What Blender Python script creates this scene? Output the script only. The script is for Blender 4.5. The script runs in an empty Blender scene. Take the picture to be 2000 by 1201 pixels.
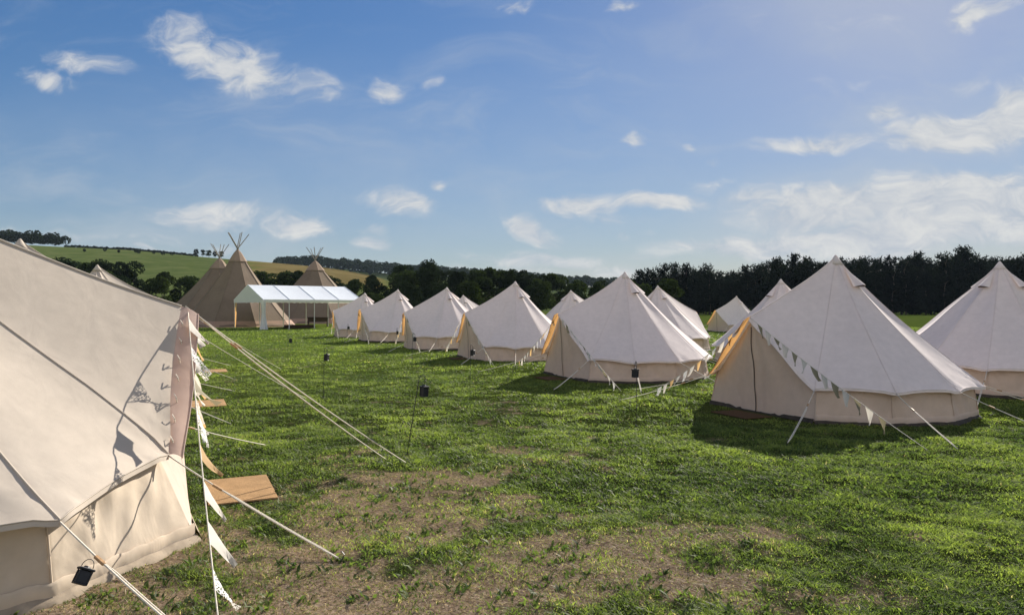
import bpy, math, random
import numpy as np
from mathutils import Vector, Matrix

random.seed(7)
rng = np.random.default_rng(11)
R = math.radians
sc = bpy.context.scene
col = sc.collection
F = 1400.0            # focal length of the photograph in its own pixels
CAMH = 1.65
SUN_AZ, SUN_EL = 30.0, 28.0

# ------------------------------------------------------------------ helpers
def tag(o, label=None, cat=None, group=None, kind=None):
    if label: o['label'] = label
    if cat: o['category'] = cat
    if group: o['group'] = group
    if kind: o['kind'] = kind
    return o

def empty(name, loc=(0, 0, 0), rz=0.0):
    o = bpy.data.objects.new(name, None)
    o.empty_display_size = 0.2
    o.location = loc
    o.rotation_euler = (0, 0, rz)
    col.objects.link(o)
    return o

def kids(o):
    return [c for c in bpy.data.objects if c.parent == o]

CH = {}
def copy_tree(o, parent=None):
    c = o.copy()
    col.objects.link(c)
    if parent is not None:
        c.parent = parent
        CH.setdefault(parent.name, []).append(c)
    for ch in list(CH.get(o.name, [])):
        copy_tree(ch, c)
    return c

class MB:
    """collects shapes and links them as ONE mesh object"""
    def __init__(self):
        self.v, self.f, self.m = [], [], []
    def verts(self, pts):
        n = len(self.v)
        self.v.extend([tuple(p) for p in pts])
        return n
    def face(self, idx, m=0):
        self.f.append(tuple(idx)); self.m.append(m)
    def poly(self, pts, m=0):
        n = self.verts(pts)
        self.face(range(n, n + len(pts)), m)
    def grid(self, rows, m=0, close=False):
        nr, nc = len(rows), len(rows[0])
        n = self.verts([p for r in rows for p in r])
        for i in range(nr - 1):
            for j in range(nc if close else nc - 1):
                a = n + i * nc + j; b = n + i * nc + (j + 1) % nc
                self.face((a, b, b + nc, a + nc), m)
    def tube(self, pts, rad, sides=6, m=0, caps=True):
        pts = [Vector(p) for p in pts]
        rows = []
        k = len(pts)
        prev = None
        for i, p in enumerate(pts):
            d = (pts[min(i + 1, k - 1)] - pts[max(i - 1, 0)])
            d = d.normalized() if d.length > 1e-9 else Vector((0, 0, 1))
            if prev is None:
                a = Vector((0, 0, 1)) if abs(d.z) < .9 else Vector((1, 0, 0))
                u = d.cross(a).normalized()
            else:
                u = (prev - d * prev.dot(d))
                u = u.normalized() if u.length > 1e-6 else d.orthogonal().normalized()
            prev = u
            w = d.cross(u)
            r = rad[i] if isinstance(rad, (list, tuple)) else rad
            rows.append([p + u * (r * math.cos(t)) + w * (r * math.sin(t))
                         for t in [2 * math.pi * s / sides for s in range(sides)]])
        n0 = len(self.v)
        self.grid(rows, m, True)
        if caps:
            self.face([n0 + s for s in range(sides)][::-1], m)
            self.face([n0 + (k - 1) * sides + s for s in range(sides)], m)
    def box(self, c, s, rot=None, m=0, bev=0.0):
        hx, hy, hz = s[0] / 2, s[1] / 2, s[2] / 2
        b = min(bev, hx * .45, hy * .45, hz * .45)
        rows = []
        if b > 0:
            def ring(x, y, z): return [(-x + b, -y, z), (x - b, -y, z), (x, -y + b, z), (x, y - b, z),
                                       (x - b, y, z), (-x + b, y, z), (-x, y - b, z), (-x, -y + b, z)]
            rows = [ring(hx - b, hy - b, -hz), ring(hx, hy, -hz + b), ring(hx, hy, hz - b), ring(hx - b, hy - b, hz)]
        else:
            rows = [[(-hx, -hy, z), (hx, -hy, z), (hx, hy, z), (-hx, hy, z)] for z in (-hz, hz)]
        M = rot if rot is not None else Matrix.Identity(3)
        rows = [[M @ Vector(p) + Vector(c) for p in r] for r in rows]
        n = len(self.v); nc = len(rows[0])
        self.grid(rows, m, True)
        self.face([n + i for i in range(nc)][::-1], m)
        self.face([n + (len(rows) - 1) * nc + i for i in range(nc)], m)
    def build(self, name, mats, parent=None, smooth=False, loc=None):
        me = bpy.data.meshes.new(name)
        me.from_pydata(self.v, [], self.f)
        if not isinstance(mats, (list, tuple)): mats = [mats]
        for m in mats: me.materials.append(m)
        me.polygons.foreach_set('material_index', self.m)
        if smooth: me.polygons.foreach_set('use_smooth', [True] * len(self.f))
        me.update()
        o = bpy.data.objects.new(name, me)
        if loc is not None: o.location = loc
        col.objects.link(o)
        if parent is not None:
            o.parent = parent
            CH.setdefault(parent.name, []).append(o)
        return o

def child_empty_reg(parent, o):
    o.parent = parent
    CH.setdefault(parent.name, []).append(o)

def np_mesh(name, verts, faces_list, mats, attrs=None, smooth=False, mat_idx=None, parent=None):
    """faces_list: list of int arrays (n,3) / (n,4)"""
    me = bpy.data.meshes.new(name)
    nv = len(verts)
    me.vertices.add(nv)
    me.vertices.foreach_set('co', np.asarray(verts, np.float32).ravel())
    loops = np.concatenate([f.ravel() for f in faces_list]).astype(np.int32)
    counts = np.concatenate([np.full(len(f), f.shape[1], np.int32) for f in faces_list])
    starts = np.concatenate([[0], np.cumsum(counts)[:-1]]).astype(np.int32)
    me.loops.add(len(loops))
    me.loops.foreach_set('vertex_index', loops)
    me.polygons.add(len(counts))
    me.polygons.foreach_set('loop_start', starts)
    me.polygons.foreach_set('loop_total', counts)
    if not isinstance(mats, (list, tuple)): mats = [mats]
    for m in mats: me.materials.append(m)
    if mat_idx is not None: me.polygons.foreach_set('material_index', mat_idx.astype(np.int32))
    if smooth: me.polygons.foreach_set('use_smooth', np.ones(len(counts), bool))
    for k, a in (attrs or {}).items():
        at = me.attributes.new(k, 'FLOAT', 'POINT')
        at.data.foreach_set('value', np.asarray(a, np.float32))
    me.update(calc_edges=True)
    o = bpy.data.objects.new(name, me)
    col.objects.link(o)
    if parent is not None:
        o.parent = parent
        CH.setdefault(parent.name, []).append(o)
    return o

def _hash(ix, iy, seed):
    h = (ix.astype(np.int64) * 374761393 + iy.astype(np.int64) * 668265263 + seed * 1442695041) & 0x7fffffff
    h = ((h ^ (h >> 13)) * 1274126177) & 0x7fffffff
    h = (h ^ (h >> 16)) & 0xffff
    return h / 65535.0

def vnoise(x, y, seed=0):
    x = np.asarray(x, float); y = np.asarray(y, float)
    ix = np.floor(x); iy = np.floor(y)
    fx = x - ix; fy = y - iy
    fx = fx * fx * (3 - 2 * fx); fy = fy * fy * (3 - 2 * fy)
    a = _hash(ix, iy, seed); b = _hash(ix + 1, iy, seed)
    c = _hash(ix, iy + 1, seed); d = _hash(ix + 1, iy + 1, seed)
    return (a * (1 - fx) + b * fx) * (1 - fy) + (c * (1 - fx) + d * fx) * fy

def fbm(x, y, seed=0, octv=4):
    s = 0; a = .5; t = 0
    for k in range(octv):
        s = s + a * vnoise(x * 2 ** k, y * 2 ** k, seed + k * 17); t += a; a *= .55
    return s / t

def sstep(a, b, x):
    t = np.clip((np.asarray(x, float) - a) / (b - a), 0, 1)
    return t * t * (3 - 2 * t)

def px(x, y, D):
    """photo pixel + depth -> world"""
    return Vector(((x - 1000) / F * D, D, CAMH - (y - 600) / F * D))

# ------------------------------------------------------------------ materials
def new_mat(name):
    m = bpy.data.materials.new(name)
    m.use_nodes = True
    nt = m.node_tree
    nt.nodes.clear()
    out = nt.nodes.new('ShaderNodeOutputMaterial')
    return m, nt, out

def N(nt, t, **kw):
    n = nt.nodes.new(t)
    for k, v in kw.items():
        if k in ('inp',):
            for kk, vv in v.items(): n.inputs[kk].default_value = vv
        else: setattr(n, k, v)
    return n

def L(nt, a, b): nt.links.new(a, b)

def ramp(nt, fac, stops):
    r = N(nt, 'ShaderNodeValToRGB')
    el = r.color_ramp.elements
    while len(el) < len(stops): el.new(.5)
    for e, (p, c) in zip(el, stops):
        e.position = p; e.color = (*c, 1) if len(c) == 3 else c
    L(nt, fac, r.inputs['Fac'])
    return r.outputs['Color']

def mixc(nt, fac, a, b, blend='MIX'):
    m = N(nt, 'ShaderNodeMix', data_type='RGBA', blend_type=blend)
    for sock, val in ((m.inputs[0], fac), (m.inputs[6], a), (m.inputs[7], b)):
        if hasattr(val, 'is_output') or hasattr(val, 'links'): L(nt, val, sock)
        elif isinstance(val, tuple): sock.default_value = (*val, 1) if len(val) == 3 else val
        else: sock.default_value = val
    return m.outputs[2]

def canvas_mat(name, base, trans, tfac=.28, stain=.18, stain_col=None, wr=.35, scale=1.0):
    m, nt, out = new_mat(name)
    tc = N(nt, 'ShaderNodeTexCoord')
    n1 = N(nt, 'ShaderNodeTexNoise', inp={'Scale': 1.3 * scale, 'Detail': 5.0, 'Roughness': .6})
    L(nt, tc.outputs['Object'], n1.inputs['Vector'])
    n2 = N(nt, 'ShaderNodeTexNoise', inp={'Scale': 9.0 * scale, 'Detail': 4.0, 'Roughness': .6})
    L(nt, tc.outputs['Object'], n2.inputs['Vector'])
    sc_ = stain_col or tuple(b * .74 for b in base)
    f = N(nt, 'ShaderNodeMath', operation='MULTIPLY', inp={1: stain * 2.2})
    mr = N(nt, 'ShaderNodeMapRange', inp={1: .42, 2: .75, 3: 0, 4: 1})
    L(nt, n1.outputs['Fac'], mr.inputs[0])
    L(nt, mr.outputs[0], f.inputs[0])
    c = mixc(nt, f.outputs[0], base, sc_)
    m2 = N(nt, 'ShaderNodeMapRange', inp={1: .3, 2: .7, 3: .94, 4: 1.05})
    L(nt, n2.outputs['Fac'], m2.inputs[0])
    c = mixc(nt, 1.0, c, m2.outputs[0], 'MULTIPLY')
    mp = N(nt, 'ShaderNodeMapping'); mp.inputs['Scale'].default_value = (2.2 * scale, 2.2 * scale, 1.1 * scale)
    L(nt, tc.outputs['Object'], mp.inputs['Vector'])
    wn = N(nt, 'ShaderNodeTexNoise', inp={'Scale': 1.6, 'Detail': 3.0, 'Roughness': .5, 'Distortion': .8})
    L(nt, mp.outputs[0], wn.inputs['Vector'])
    fn = N(nt, 'ShaderNodeTexNoise', inp={'Scale': 420.0, 'Detail': 1.0})
    L(nt, tc.outputs['Object'], fn.inputs['Vector'])
    b1 = N(nt, 'ShaderNodeBump', inp={'Strength': wr, 'Distance': .06})
    L(nt, wn.outputs['Fac'], b1.inputs['Height'])
    b2 = N(nt, 'ShaderNodeBump', inp={'Strength': .12, 'Distance': .002})
    L(nt, fn.outputs['Fac'], b2.inputs['Height']); L(nt, b1.outputs[0], b2.inputs['Normal'])
    p = N(nt, 'ShaderNodeBsdfPrincipled', inp={'Roughness': .9})
    p.inputs['Specular IOR Level'].default_value = .15
    L(nt, c, p.inputs['Base Color']); L(nt, b2.outputs[0], p.inputs['Normal'])
    t = N(nt, 'ShaderNodeBsdfTranslucent'); t.inputs['Color'].default_value = (*trans, 1)
    L(nt, b2.outputs[0], t.inputs['Normal'])
    mx = N(nt, 'ShaderNodeMixShader', inp={0: tfac})
    L(nt, p.outputs[0], mx.inputs[1]); L(nt, t.outputs[0], mx.inputs[2])
    L(nt, mx.outputs[0], out.inputs[0])
    return m

def plain_mat(name, base, rough=.6, metal=0.0, var=.25, scale=20.0, bump=.0, spec=.4):
    m, nt, out = new_mat(name)
    tc = N(nt, 'ShaderNodeTexCoord')
    n = N(nt, 'ShaderNodeTexNoise', inp={'Scale': scale, 'Detail': 5.0, 'Roughness': .6})
    L(nt, tc.outputs['Object'], n.inputs['Vector'])
    c = ramp(nt, n.outputs['Fac'], [(.25, tuple(b * (1 - var) for b in base)), (.75, tuple(min(1, b * (1 + var)) for b in base))])
    p = N(nt, 'ShaderNodeBsdfPrincipled', inp={'Roughness': rough, 'Metallic': metal})
    p.inputs['Specular IOR Level'].default_value = spec
    L(nt, c, p.inputs['Base Color'])
    if bump:
        b = N(nt, 'ShaderNodeBump', inp={'Strength': bump, 'Distance': .01})
        L(nt, n.outputs['Fac'], b.inputs['Height']); L(nt, b.outputs[0], p.inputs['Normal'])
    L(nt, p.outputs[0], out.inputs[0])
    return m

M = {}
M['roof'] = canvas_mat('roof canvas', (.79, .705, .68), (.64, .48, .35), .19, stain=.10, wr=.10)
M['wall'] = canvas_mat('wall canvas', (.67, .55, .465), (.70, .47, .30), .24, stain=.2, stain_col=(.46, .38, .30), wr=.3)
M['door'] = canvas_mat('door canvas', (.67, .56, .475), (.70, .47, .30), .26, stain=.12, wr=.3)
M['flap'] = canvas_mat('flap canvas', (.55, .40, .24), (.72, .39, .14), .40, stain=.1)
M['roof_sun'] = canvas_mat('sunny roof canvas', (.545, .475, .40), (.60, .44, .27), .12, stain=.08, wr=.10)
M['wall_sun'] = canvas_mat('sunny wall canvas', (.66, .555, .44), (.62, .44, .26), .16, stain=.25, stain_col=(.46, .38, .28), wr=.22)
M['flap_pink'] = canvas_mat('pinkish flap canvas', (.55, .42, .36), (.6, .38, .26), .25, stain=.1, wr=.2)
M['skirt'] = plain_mat('muddy groundsheet', (.040, .032, .024), .85, var=.5, scale=8)
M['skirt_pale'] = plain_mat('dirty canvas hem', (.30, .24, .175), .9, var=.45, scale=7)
M['zip'] = plain_mat('zip tape', (.10, .075, .06), .7)
M['rope'] = plain_mat('cotton rope', (.66, .60, .50), .9, scale=60)
M['wood'] = plain_mat('tensioner wood', (.42, .25, .12), .6, scale=40)
M['steel'] = plain_mat('peg steel', (.10, .10, .10), .5, .6)
M['black'] = plain_mat('black lantern metal', (.012, .013, .017), .5)
M['darkglass'] = plain_mat('solar cell', (.010, .014, .030), .25, spec=.5)
M['amber'] = plain_mat('frosted diffuser', (.20, .19, .17), .4)
M['white_pvc'] = plain_mat('white roof sheet', (.66, .69, .72), .45, var=.05, scale=3)
M['white_cloth'] = canvas_mat('white curtain cloth', (.74, .74, .74), (.7, .68, .62), .25, stain=.05)
M['alu'] = plain_mat('pale frame metal', (.55, .54, .52), .45, .3)
M['tipi'] = canvas_mat('tipi canvas', (.205, .155, .112), (.40, .28, .17), .05, stain=.35, stain_col=(.155, .116, .084), scale=.5)
M['tipi_cap'] = canvas_mat('tipi cap canvas', (.30, .22, .16), (.30, .2, .1), .06, scale=.5)
M['tipi_band'] = canvas_mat('tipi lower band canvas', (.36, .24, .18), (.3, .2, .1), .06, scale=.5)
M['pole'] = plain_mat('grey weathered pole', (.22, .20, .18), .8)
M['darkwood'] = plain_mat('dark stained timber', (.05, .025, .015), .6, var=.5)
M['flag_white'] = canvas_mat('white flag cotton', (.70, .66, .60), (.7, .64, .54), .35, stain=.03, wr=.2)
M['flag_khaki'] = canvas_mat('khaki flag cotton', (.30, .275, .20), (.34, .29, .17), .25, stain=.05, wr=.2)
M['flag_tan'] = canvas_mat('tan flag hessian', (.52, .38, .22), (.75, .48, .2), .4, stain=.05, wr=.2)

def lace_mat():
    m, nt, out = new_mat('white lace')
    tc = N(nt, 'ShaderNodeTexCoord')
    v = N(nt, 'ShaderNodeTexVoronoi', feature='DISTANCE_TO_EDGE', inp={'Scale': 55.0})
    L(nt, tc.outputs['Object'], v.inputs['Vector'])
    n = N(nt, 'ShaderNodeTexNoise', inp={'Scale': 22.0, 'Detail': 2.0})
    L(nt, tc.outputs['Object'], n.inputs['Vector'])
    a = N(nt, 'ShaderNodeMath', operation='LESS_THAN', inp={1: .12}); L(nt, v.outputs['Distance'], a.inputs[0])
    b = N(nt, 'ShaderNodeMath', operation='GREATER_THAN', inp={1: .54}); L(nt, n.outputs['Fac'], b.inputs[0])
    mx_ = N(nt, 'ShaderNodeMath', operation='MAXIMUM'); L(nt, a.outputs[0], mx_.inputs[0]); L(nt, b.outputs[0], mx_.inputs[1])
    d = N(nt, 'ShaderNodeBsdfDiffuse'); d.inputs['Color'].default_value = (.82, .81, .8, 1)
    t = N(nt, 'ShaderNodeBsdfTranslucent'); t.inputs['Color'].default_value = (.8, .77, .7, 1)
    s1 = N(nt, 'ShaderNodeMixShader', inp={0: .3}); L(nt, d.outputs[0], s1.inputs[1]); L(nt, t.outputs[0], s1.inputs[2])
    tr = N(nt, 'ShaderNodeBsdfTransparent')
    s2 = N(nt, 'ShaderNodeMixShader'); L(nt, mx_.outputs[0], s2.inputs[0]); L(nt, tr.outputs[0], s2.inputs[1]); L(nt, s1.outputs[0], s2.inputs[2])
    L(nt, s2.outputs[0], out.inputs[0])
    return m
M['flag_lace'] = lace_mat()

def coir_mat():
    m, nt, out = new_mat('coir')
    tc = N(nt, 'ShaderNodeTexCoord')
    n = N(nt, 'ShaderNodeTexNoise', inp={'Scale': 140.0, 'Detail': 4.0, 'Roughness': .7}); L(nt, tc.outputs['Object'], n.inputs['Vector'])
    n2 = N(nt, 'ShaderNodeTexNoise', inp={'Scale': 5.0, 'Detail': 3.0}); L(nt, tc.outputs['Object'], n2.inputs['Vector'])
    c = ramp(nt, n.outputs['Fac'], [(.3, (.20, .125, .06)), (.7, (.54, .36, .20))])
    c2 = ramp(nt, n2.outputs['Fac'], [(.3, (.8, .78, .75)), (.7, (1.1, 1.05, 1.0))])
    c = mixc(nt, 1.0, c, c2, 'MULTIPLY')
    b = N(nt, 'ShaderNodeBump', inp={'Strength': .8, 'Distance': .008}); L(nt, n.outputs['Fac'], b.inputs['Height'])
    p = N(nt, 'ShaderNodeBsdfPrincipled', inp={'Roughness': 1.0}); p.inputs['Specular IOR Level'].default_value = .05
    L(nt, c, p.inputs['Base Color']); L(nt, b.outputs[0], p.inputs['Normal']); L(nt, p.outputs[0], out.inputs[0])
    return m
M['coir'] = coir_mat()
M['coir_shaded'] = plain_mat('shade-darkened coir', (.10, .062, .036), 1.0, var=.5, scale=120, bump=.6, spec=.05)  # same coir with the tent shade put into its colour

def leaf_mat(name, dark, light, trans, tf=.3, scale=.35):
    m, nt, out = new_mat(name)
    g = N(nt, 'ShaderNodeNewGeometry')
    oi = N(nt, 'ShaderNodeObjectInfo')
    n = N(nt, 'ShaderNodeTexNoise', inp={'Scale': scale, 'Detail': 4.0, 'Roughness': .65})
    L(nt, g.outputs['Position'], n.inputs['Vector'])
    c = ramp(nt, n.outputs['Fac'], [(.3, dark), (.72, light)])
    mr = N(nt, 'ShaderNodeMapRange', inp={1: 0, 2: 1, 3: .7, 4: 1.3}); L(nt, oi.outputs['Random'], mr.inputs[0])
    c = mixc(nt, 1.0, c, mr.outputs[0], 'MULTIPLY')
    d = N(nt, 'ShaderNodeBsdfDiffuse'); L(nt, c, d.inputs['Color'])
    t = N(nt, 'ShaderNodeBsdfTranslucent'); t.inputs['Color'].default_value = (*trans, 1)
    s = N(nt, 'ShaderNodeMixShader', inp={0: tf}); L(nt, d.outputs[0], s.inputs[1]); L(nt, t.outputs[0], s.inputs[2])
    L(nt, s.outputs[0], out.inputs[0])
    return m
M['leaf'] = leaf_mat('broadleaf foliage', (.010, .017, .009), (.042, .060, .022), (.05, .075, .016), .2)
M['leaf_dark'] = leaf_mat('dark broadleaf foliage', (.007, .012, .008), (.026, .038, .019), (.03, .045, .013), .16)
M['needle'] = leaf_mat('pine needles', (.006, .010, .010), (.018, .025, .019), (.02, .03, .014), .10)
M['bark'] = plain_mat('bark', (.07, .055, .042), .9, var=.4, scale=6, bump=.5)

# ------------------------------------------------------------------ terrain
def tab(pairs):
    xs, ys = zip(*pairs)
    return np.array(xs, float), np.array(ys, float)
H1 = tab([(-3000, 470), (-600, 458), (-100, 474), (0, 479), (130, 486), (250, 491), (340, 499), (420, 507), (480, 511), (540, 516),
          (600, 521), (660, 528), (725, 540), (800, 560), (950, 577), (1200, 590), (1500, 596), (5000, 596)])
H2 = tab([(-3000, 590), (300, 570), (480, 540), (540, 523), (600, 519), (680, 525), (760, 534), (860, 540), (960, 546), (1060, 555), (1180, 562),
          (1240, 566), (1400, 580), (2000, 590), (5000, 590)])
MATS = [(-2.47, 6.50), (-5.22, 12.3), (-7.7, 18.6), (3.47, 11.06), (.84, 16.7), (-1.81, 23.1)]
def terrain(x, y):
    x = np.asarray(x, float); y = np.asarray(y, float)
    yy = np.maximum(y, 20.)
    p = 1000 + F * x / yy
    h1 = (600 - np.interp(p, *H1)) * 450 / F + 1.65
    h2 = (600 - np.interp(p, *H2)) * 760 / F + 1.65
    s = sstep(130, 450, y) ** 1.25
    z = np.where(y <= 450, h1 * s, h1 * (1 - .6 * sstep(470, 640, y)))
    g = sstep(520, 760, y) * (1 - sstep(800, 1100, y))
    z = np.maximum(z, h2 * g)
    z = z * (1 - .7 * sstep(900, 1400, y))
    near = 1 - sstep(18, 40, np.hypot(x, y))
    for mx_, my_ in MATS: near = near * (1 - np.exp(-(((x - mx_) ** 2 + (y - my_) ** 2) / .62 ** 2) ** 2))
    z = z + near * .026 * (fbm(x * 1.7, y * 1.7, 3, 3) - .5) + .05 * near * (fbm(x * 4.5, y * 4.5, 9, 3) - .5) + .022 * near * (fbm(x * 9, y * 9, 19, 2) - .5)
    return z - .01

DRY = [(-.75, 7.0, .9, .35, 1.0), (-1.0, 5.6, .7, .9, .95), (1.2, 5.1, .95, .45, .68), (.35, 4.75, .8, .5, .85), (-1.05, 4.0, .8, .45, .9),
       (-2.1, 5.0, .55, .45, .8), (-2.3, 3.9, .5, .4, 1.0), (1.3, 4.3, .8, .4, .5), (-.2, 4.2, .6, .5, .8), (-1.7, 8.0, .6, .5, .5),
       (-.1, 6.0, .7, .5, .6), (-2.2, 8.2, .5, .6, .35), (-1.6, 4.6, .7, .5, .7)]
def dry_mask(x, y):
    d = np.zeros_like(x)
    for cx, cy, sx, sy, a in DRY:
        d = np.maximum(d, a * np.exp(-.5 * (((x - cx) / sx) ** 2 + ((y - cy) / sy) ** 2)))
    n = .55 * fbm(x * 2.3, y * 2.3, 21, 4) + .45 * fbm(x * 7, y * 7, 22, 3)
    base = .26 * (1 - sstep(7, 14, y)) * (1 - sstep(1.2, 3.5, x))
    far = .22 * sstep(.58, .75, fbm(x * .5 + 9, y * .5, 33, 3))
    m = np.clip((np.maximum(d, base) + far) * 1.16 + (n - .5) * 2.0, 0, 1)
    return sstep(.36, .80, m)

def axis(fine_a, fine_b, step, lo, hi, grow=1.09):
    a = list(np.arange(fine_a, fine_b, step))
    s = step
    v = fine_b
    while v < hi:
        a.append(v); s = min(s * grow, 45); v += s
    a.append(hi)
    s = step; v = fine_a - step; b = []
    while v > lo:
        b.append(v); s = min(s * grow, 45); v -= s
    b.append(lo)
    return np.array(b[::-1] + a)
gx = axis(-4.5, 6.5, .07, -1800, 1800)
gy = axis(3.0, 12.0, .07, -60, 1500)
X, Y = np.meshgrid(gx, gy)
Z = terrain(X, Y)
nx, ny = len(gx), len(gy)
idx = np.arange(nx * ny).reshape(ny, nx)
fq = np.stack([idx[:-1, :-1], idx[:-1, 1:], idx[1:, 1:], idx[1:, :-1]], -1).reshape(-1, 4)
dryv = dry_mask(X.ravel(), Y.ravel())
pxx = 1000 + F * X / np.maximum(Y, 20)
wheat = (sstep(478, 488, pxx) * (1 - sstep(745, 760, pxx)) * sstep(275, 285, Y + 12 * np.sin(X * .02)) * (1 - sstep(456, 470, Y))).ravel()

def ground_mat():
    m, nt, out = new_mat('field turf')
    g = N(nt, 'ShaderNodeNewGeometry')
    ad = N(nt, 'ShaderNodeAttribute', attribute_name='dry')
    aw = N(nt, 'ShaderNodeAttribute', attribute_name='wheat')
    n0 = N(nt, 'ShaderNodeTexNoise', inp={'Scale': .12, 'Detail': 4.0}); L(nt, g.outputs['Position'], n0.inputs['Vector'])
    n1 = N(nt, 'ShaderNodeTexNoise', inp={'Scale': 2.2, 'Detail': 6.0, 'Roughness': .65}); L(nt, g.outputs['Position'], n1.inputs['Vector'])
    n2 = N(nt, 'ShaderNodeTexNoise', inp={'Scale': 38.0, 'Detail': 5.0, 'Roughness': .7}); L(nt, g.outputs['Position'], n2.inputs['Vector'])
    green = ramp(nt, n1.outputs['Fac'], [(.3, (.115, .165, .034)), (.55, (.19, .245, .048)), (.75, (.26, .295, .07))])
    gf = ramp(nt, n0.outputs['Fac'], [(.3, (.9, .95, .9)), (.7, (1.12, 1.08, 1.0))])
    green = mixc(nt, 1.0, green, gf, 'MULTIPLY')
    v2 = ramp(nt, n2.outputs['Fac'], [(.3, (.45, .45, .4)), (.7, (1.3, 1.3, 1.2))])
    green = mixc(nt, 1.0, green, v2, 'MULTIPLY')
    dirt = ramp(nt, n2.outputs['Fac'], [(.28, (.09, .062, .042)), (.48, (.31, .22, .145)), (.72, (.60, .45, .325))])
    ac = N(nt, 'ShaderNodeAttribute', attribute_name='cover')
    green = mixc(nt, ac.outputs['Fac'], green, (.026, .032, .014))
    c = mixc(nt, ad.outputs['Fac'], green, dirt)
    wn = N(nt, 'ShaderNodeTexNoise', inp={'Scale': .05, 'Detail': 6.0}); L(nt, g.outputs['Position'], wn.inputs['Vector'])
    wc = ramp(nt, wn.outputs['Fac'], [(.3, (.22, .165, .06)), (.7, (.33, .25, .10))])
    c = mixc(nt, aw.outputs['Fac'], c, wc)
    sp_ = N(nt, 'ShaderNodeSeparateXYZ'); L(nt, g.outputs['Position'], sp_.inputs[0])
    hy = N(nt, 'ShaderNodeMapRange', inp={1: 175, 2: 215, 3: 0, 4: .75}); L(nt, sp_.outputs['Y'], hy.inputs[0])
    hf = N(nt, 'ShaderNodeMath', operation='SUBTRACT', use_clamp=True); L(nt, hy.outputs[0], hf.inputs[0]); L(nt, aw.outputs['Fac'], hf.inputs[1])
    past = ramp(nt, n0.outputs['Fac'], [(.3, (.085, .115, .042)), (.5, (.115, .145, .052)), (.7, (.15, .17, .07))])
    c = mixc(nt, hf.outputs[0], c, past)
    b = N(nt, 'ShaderNodeBump', inp={'Strength': .7, 'Distance': .03}); L(nt, n2.outputs['Fac'], b.inputs['Height'])
    n3 = N(nt, 'ShaderNodeTexNoise', inp={'Scale': 5.0, 'Detail': 3.0}); L(nt, g.outputs['Position'], n3.inputs['Vector'])
    b2 = N(nt, 'ShaderNodeBump', inp={'Strength': .5, 'Distance': .12}); L(nt, n3.outputs['Fac'], b2.inputs['Height']); L(nt, b.outputs[0], b2.inputs['Normal'])
    d = N(nt, 'ShaderNodeBsdfDiffuse', inp={'Roughness': 1.0}); L(nt, c, d.inputs['Color']); L(nt, b2.outputs[0], d.inputs['Normal'])
    L(nt, d.outputs[0], out.inputs[0])
    return m
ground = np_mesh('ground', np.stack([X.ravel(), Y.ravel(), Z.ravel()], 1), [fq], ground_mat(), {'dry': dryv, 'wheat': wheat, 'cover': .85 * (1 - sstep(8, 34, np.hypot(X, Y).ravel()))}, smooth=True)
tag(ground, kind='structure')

# ------------------------------------------------------------------ tents: where they stand
DOOR_R = 203.0
TENTS_R = [(5.4, 11.96), (2.77, 17.6), (.12, 24.0), (-2.63, 29.5), (-5.68, 35.5), (-8.5, 41.5)]
TENTS_B = [(10.0, 14.8), (8.25, 22.0), (5.75, 28.3), (2.9, 36.0), (-3.2, 47.0)]
TENT_C = (15.5, 49.5)
L1 = (-4.48, 5.15)
L1D = 30.0
TENTS_L = [(-7.55, 11.0), (-9.95, 17.2)]
ALLT = TENTS_R + TENTS_B + [TENT_C, L1] + TENTS_L

# ------------------------------------------------------------------ grass
def blade_mat():
    m, nt, out = new_mat('grass blades')
    at = N(nt, 'ShaderNodeAttribute', attribute_name='tone')
    c = ramp(nt, at.outputs['Fac'], [(.0, (.040, .062, .022)), (.35, (.098, .128, .038)), (.62, (.165, .202, .056)), (.82, (.275, .312, .078)), (.88, (.24, .175, .11)), (1.0, (.50, .395, .275))])
    d = N(nt, 'ShaderNodeBsdfPrincipled', inp={'Roughness': .6}); d.inputs['Specular IOR Level'].default_value = .25
    L(nt, c, d.inputs['Base Color'])
    t = N(nt, 'ShaderNodeBsdfTranslucent')
    c2 = mixc(nt, 1.0, c, (1.65, 1.9, .95), 'MULTIPLY'); L(nt, c2, t.inputs['Color'])
    s = N(nt, 'ShaderNodeMixShader', inp={0: .45}); L(nt, d.outputs[0], s.inputs[1]); L(nt, t.outputs[0], s.inputs[2])
    L(nt, s.outputs[0], out.inputs[0])
    return m

def scatter(y0, y1, dens, margin=1.2):
    n = int((y1 - y0) * (.74 * (y0 + y1) + 2 * margin) * dens)
    y = rng.uniform(y0, y1, n * 2)
    w = .74 * y + margin
    keep = rng.random(n * 2) < w / (.74 * y1 + margin)
    y = y[keep][:n]; w = w[keep][:n]
    return rng.uniform(-1, 1, len(y)) * w, y

def outside_tents(x, y, r=1.85):
    k = np.ones(len(x), bool)
    for cx, cy in ALLT:
        k &= (x - cx) ** 2 + (y - cy) ** 2 > (r * (1.06 if cx < -4 else 1)) ** 2
    for mx_, my_ in MATS:
        ca, sa = math.cos(R(25)), math.sin(R(25))
        lx_, ly_ = (x - mx_) * ca + (y - my_) * sa, -(x - mx_) * sa + (y - my_) * ca
        k &= ~((np.abs(lx_) < .31) & (np.abs(ly_) < .49))
    return k

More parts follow.
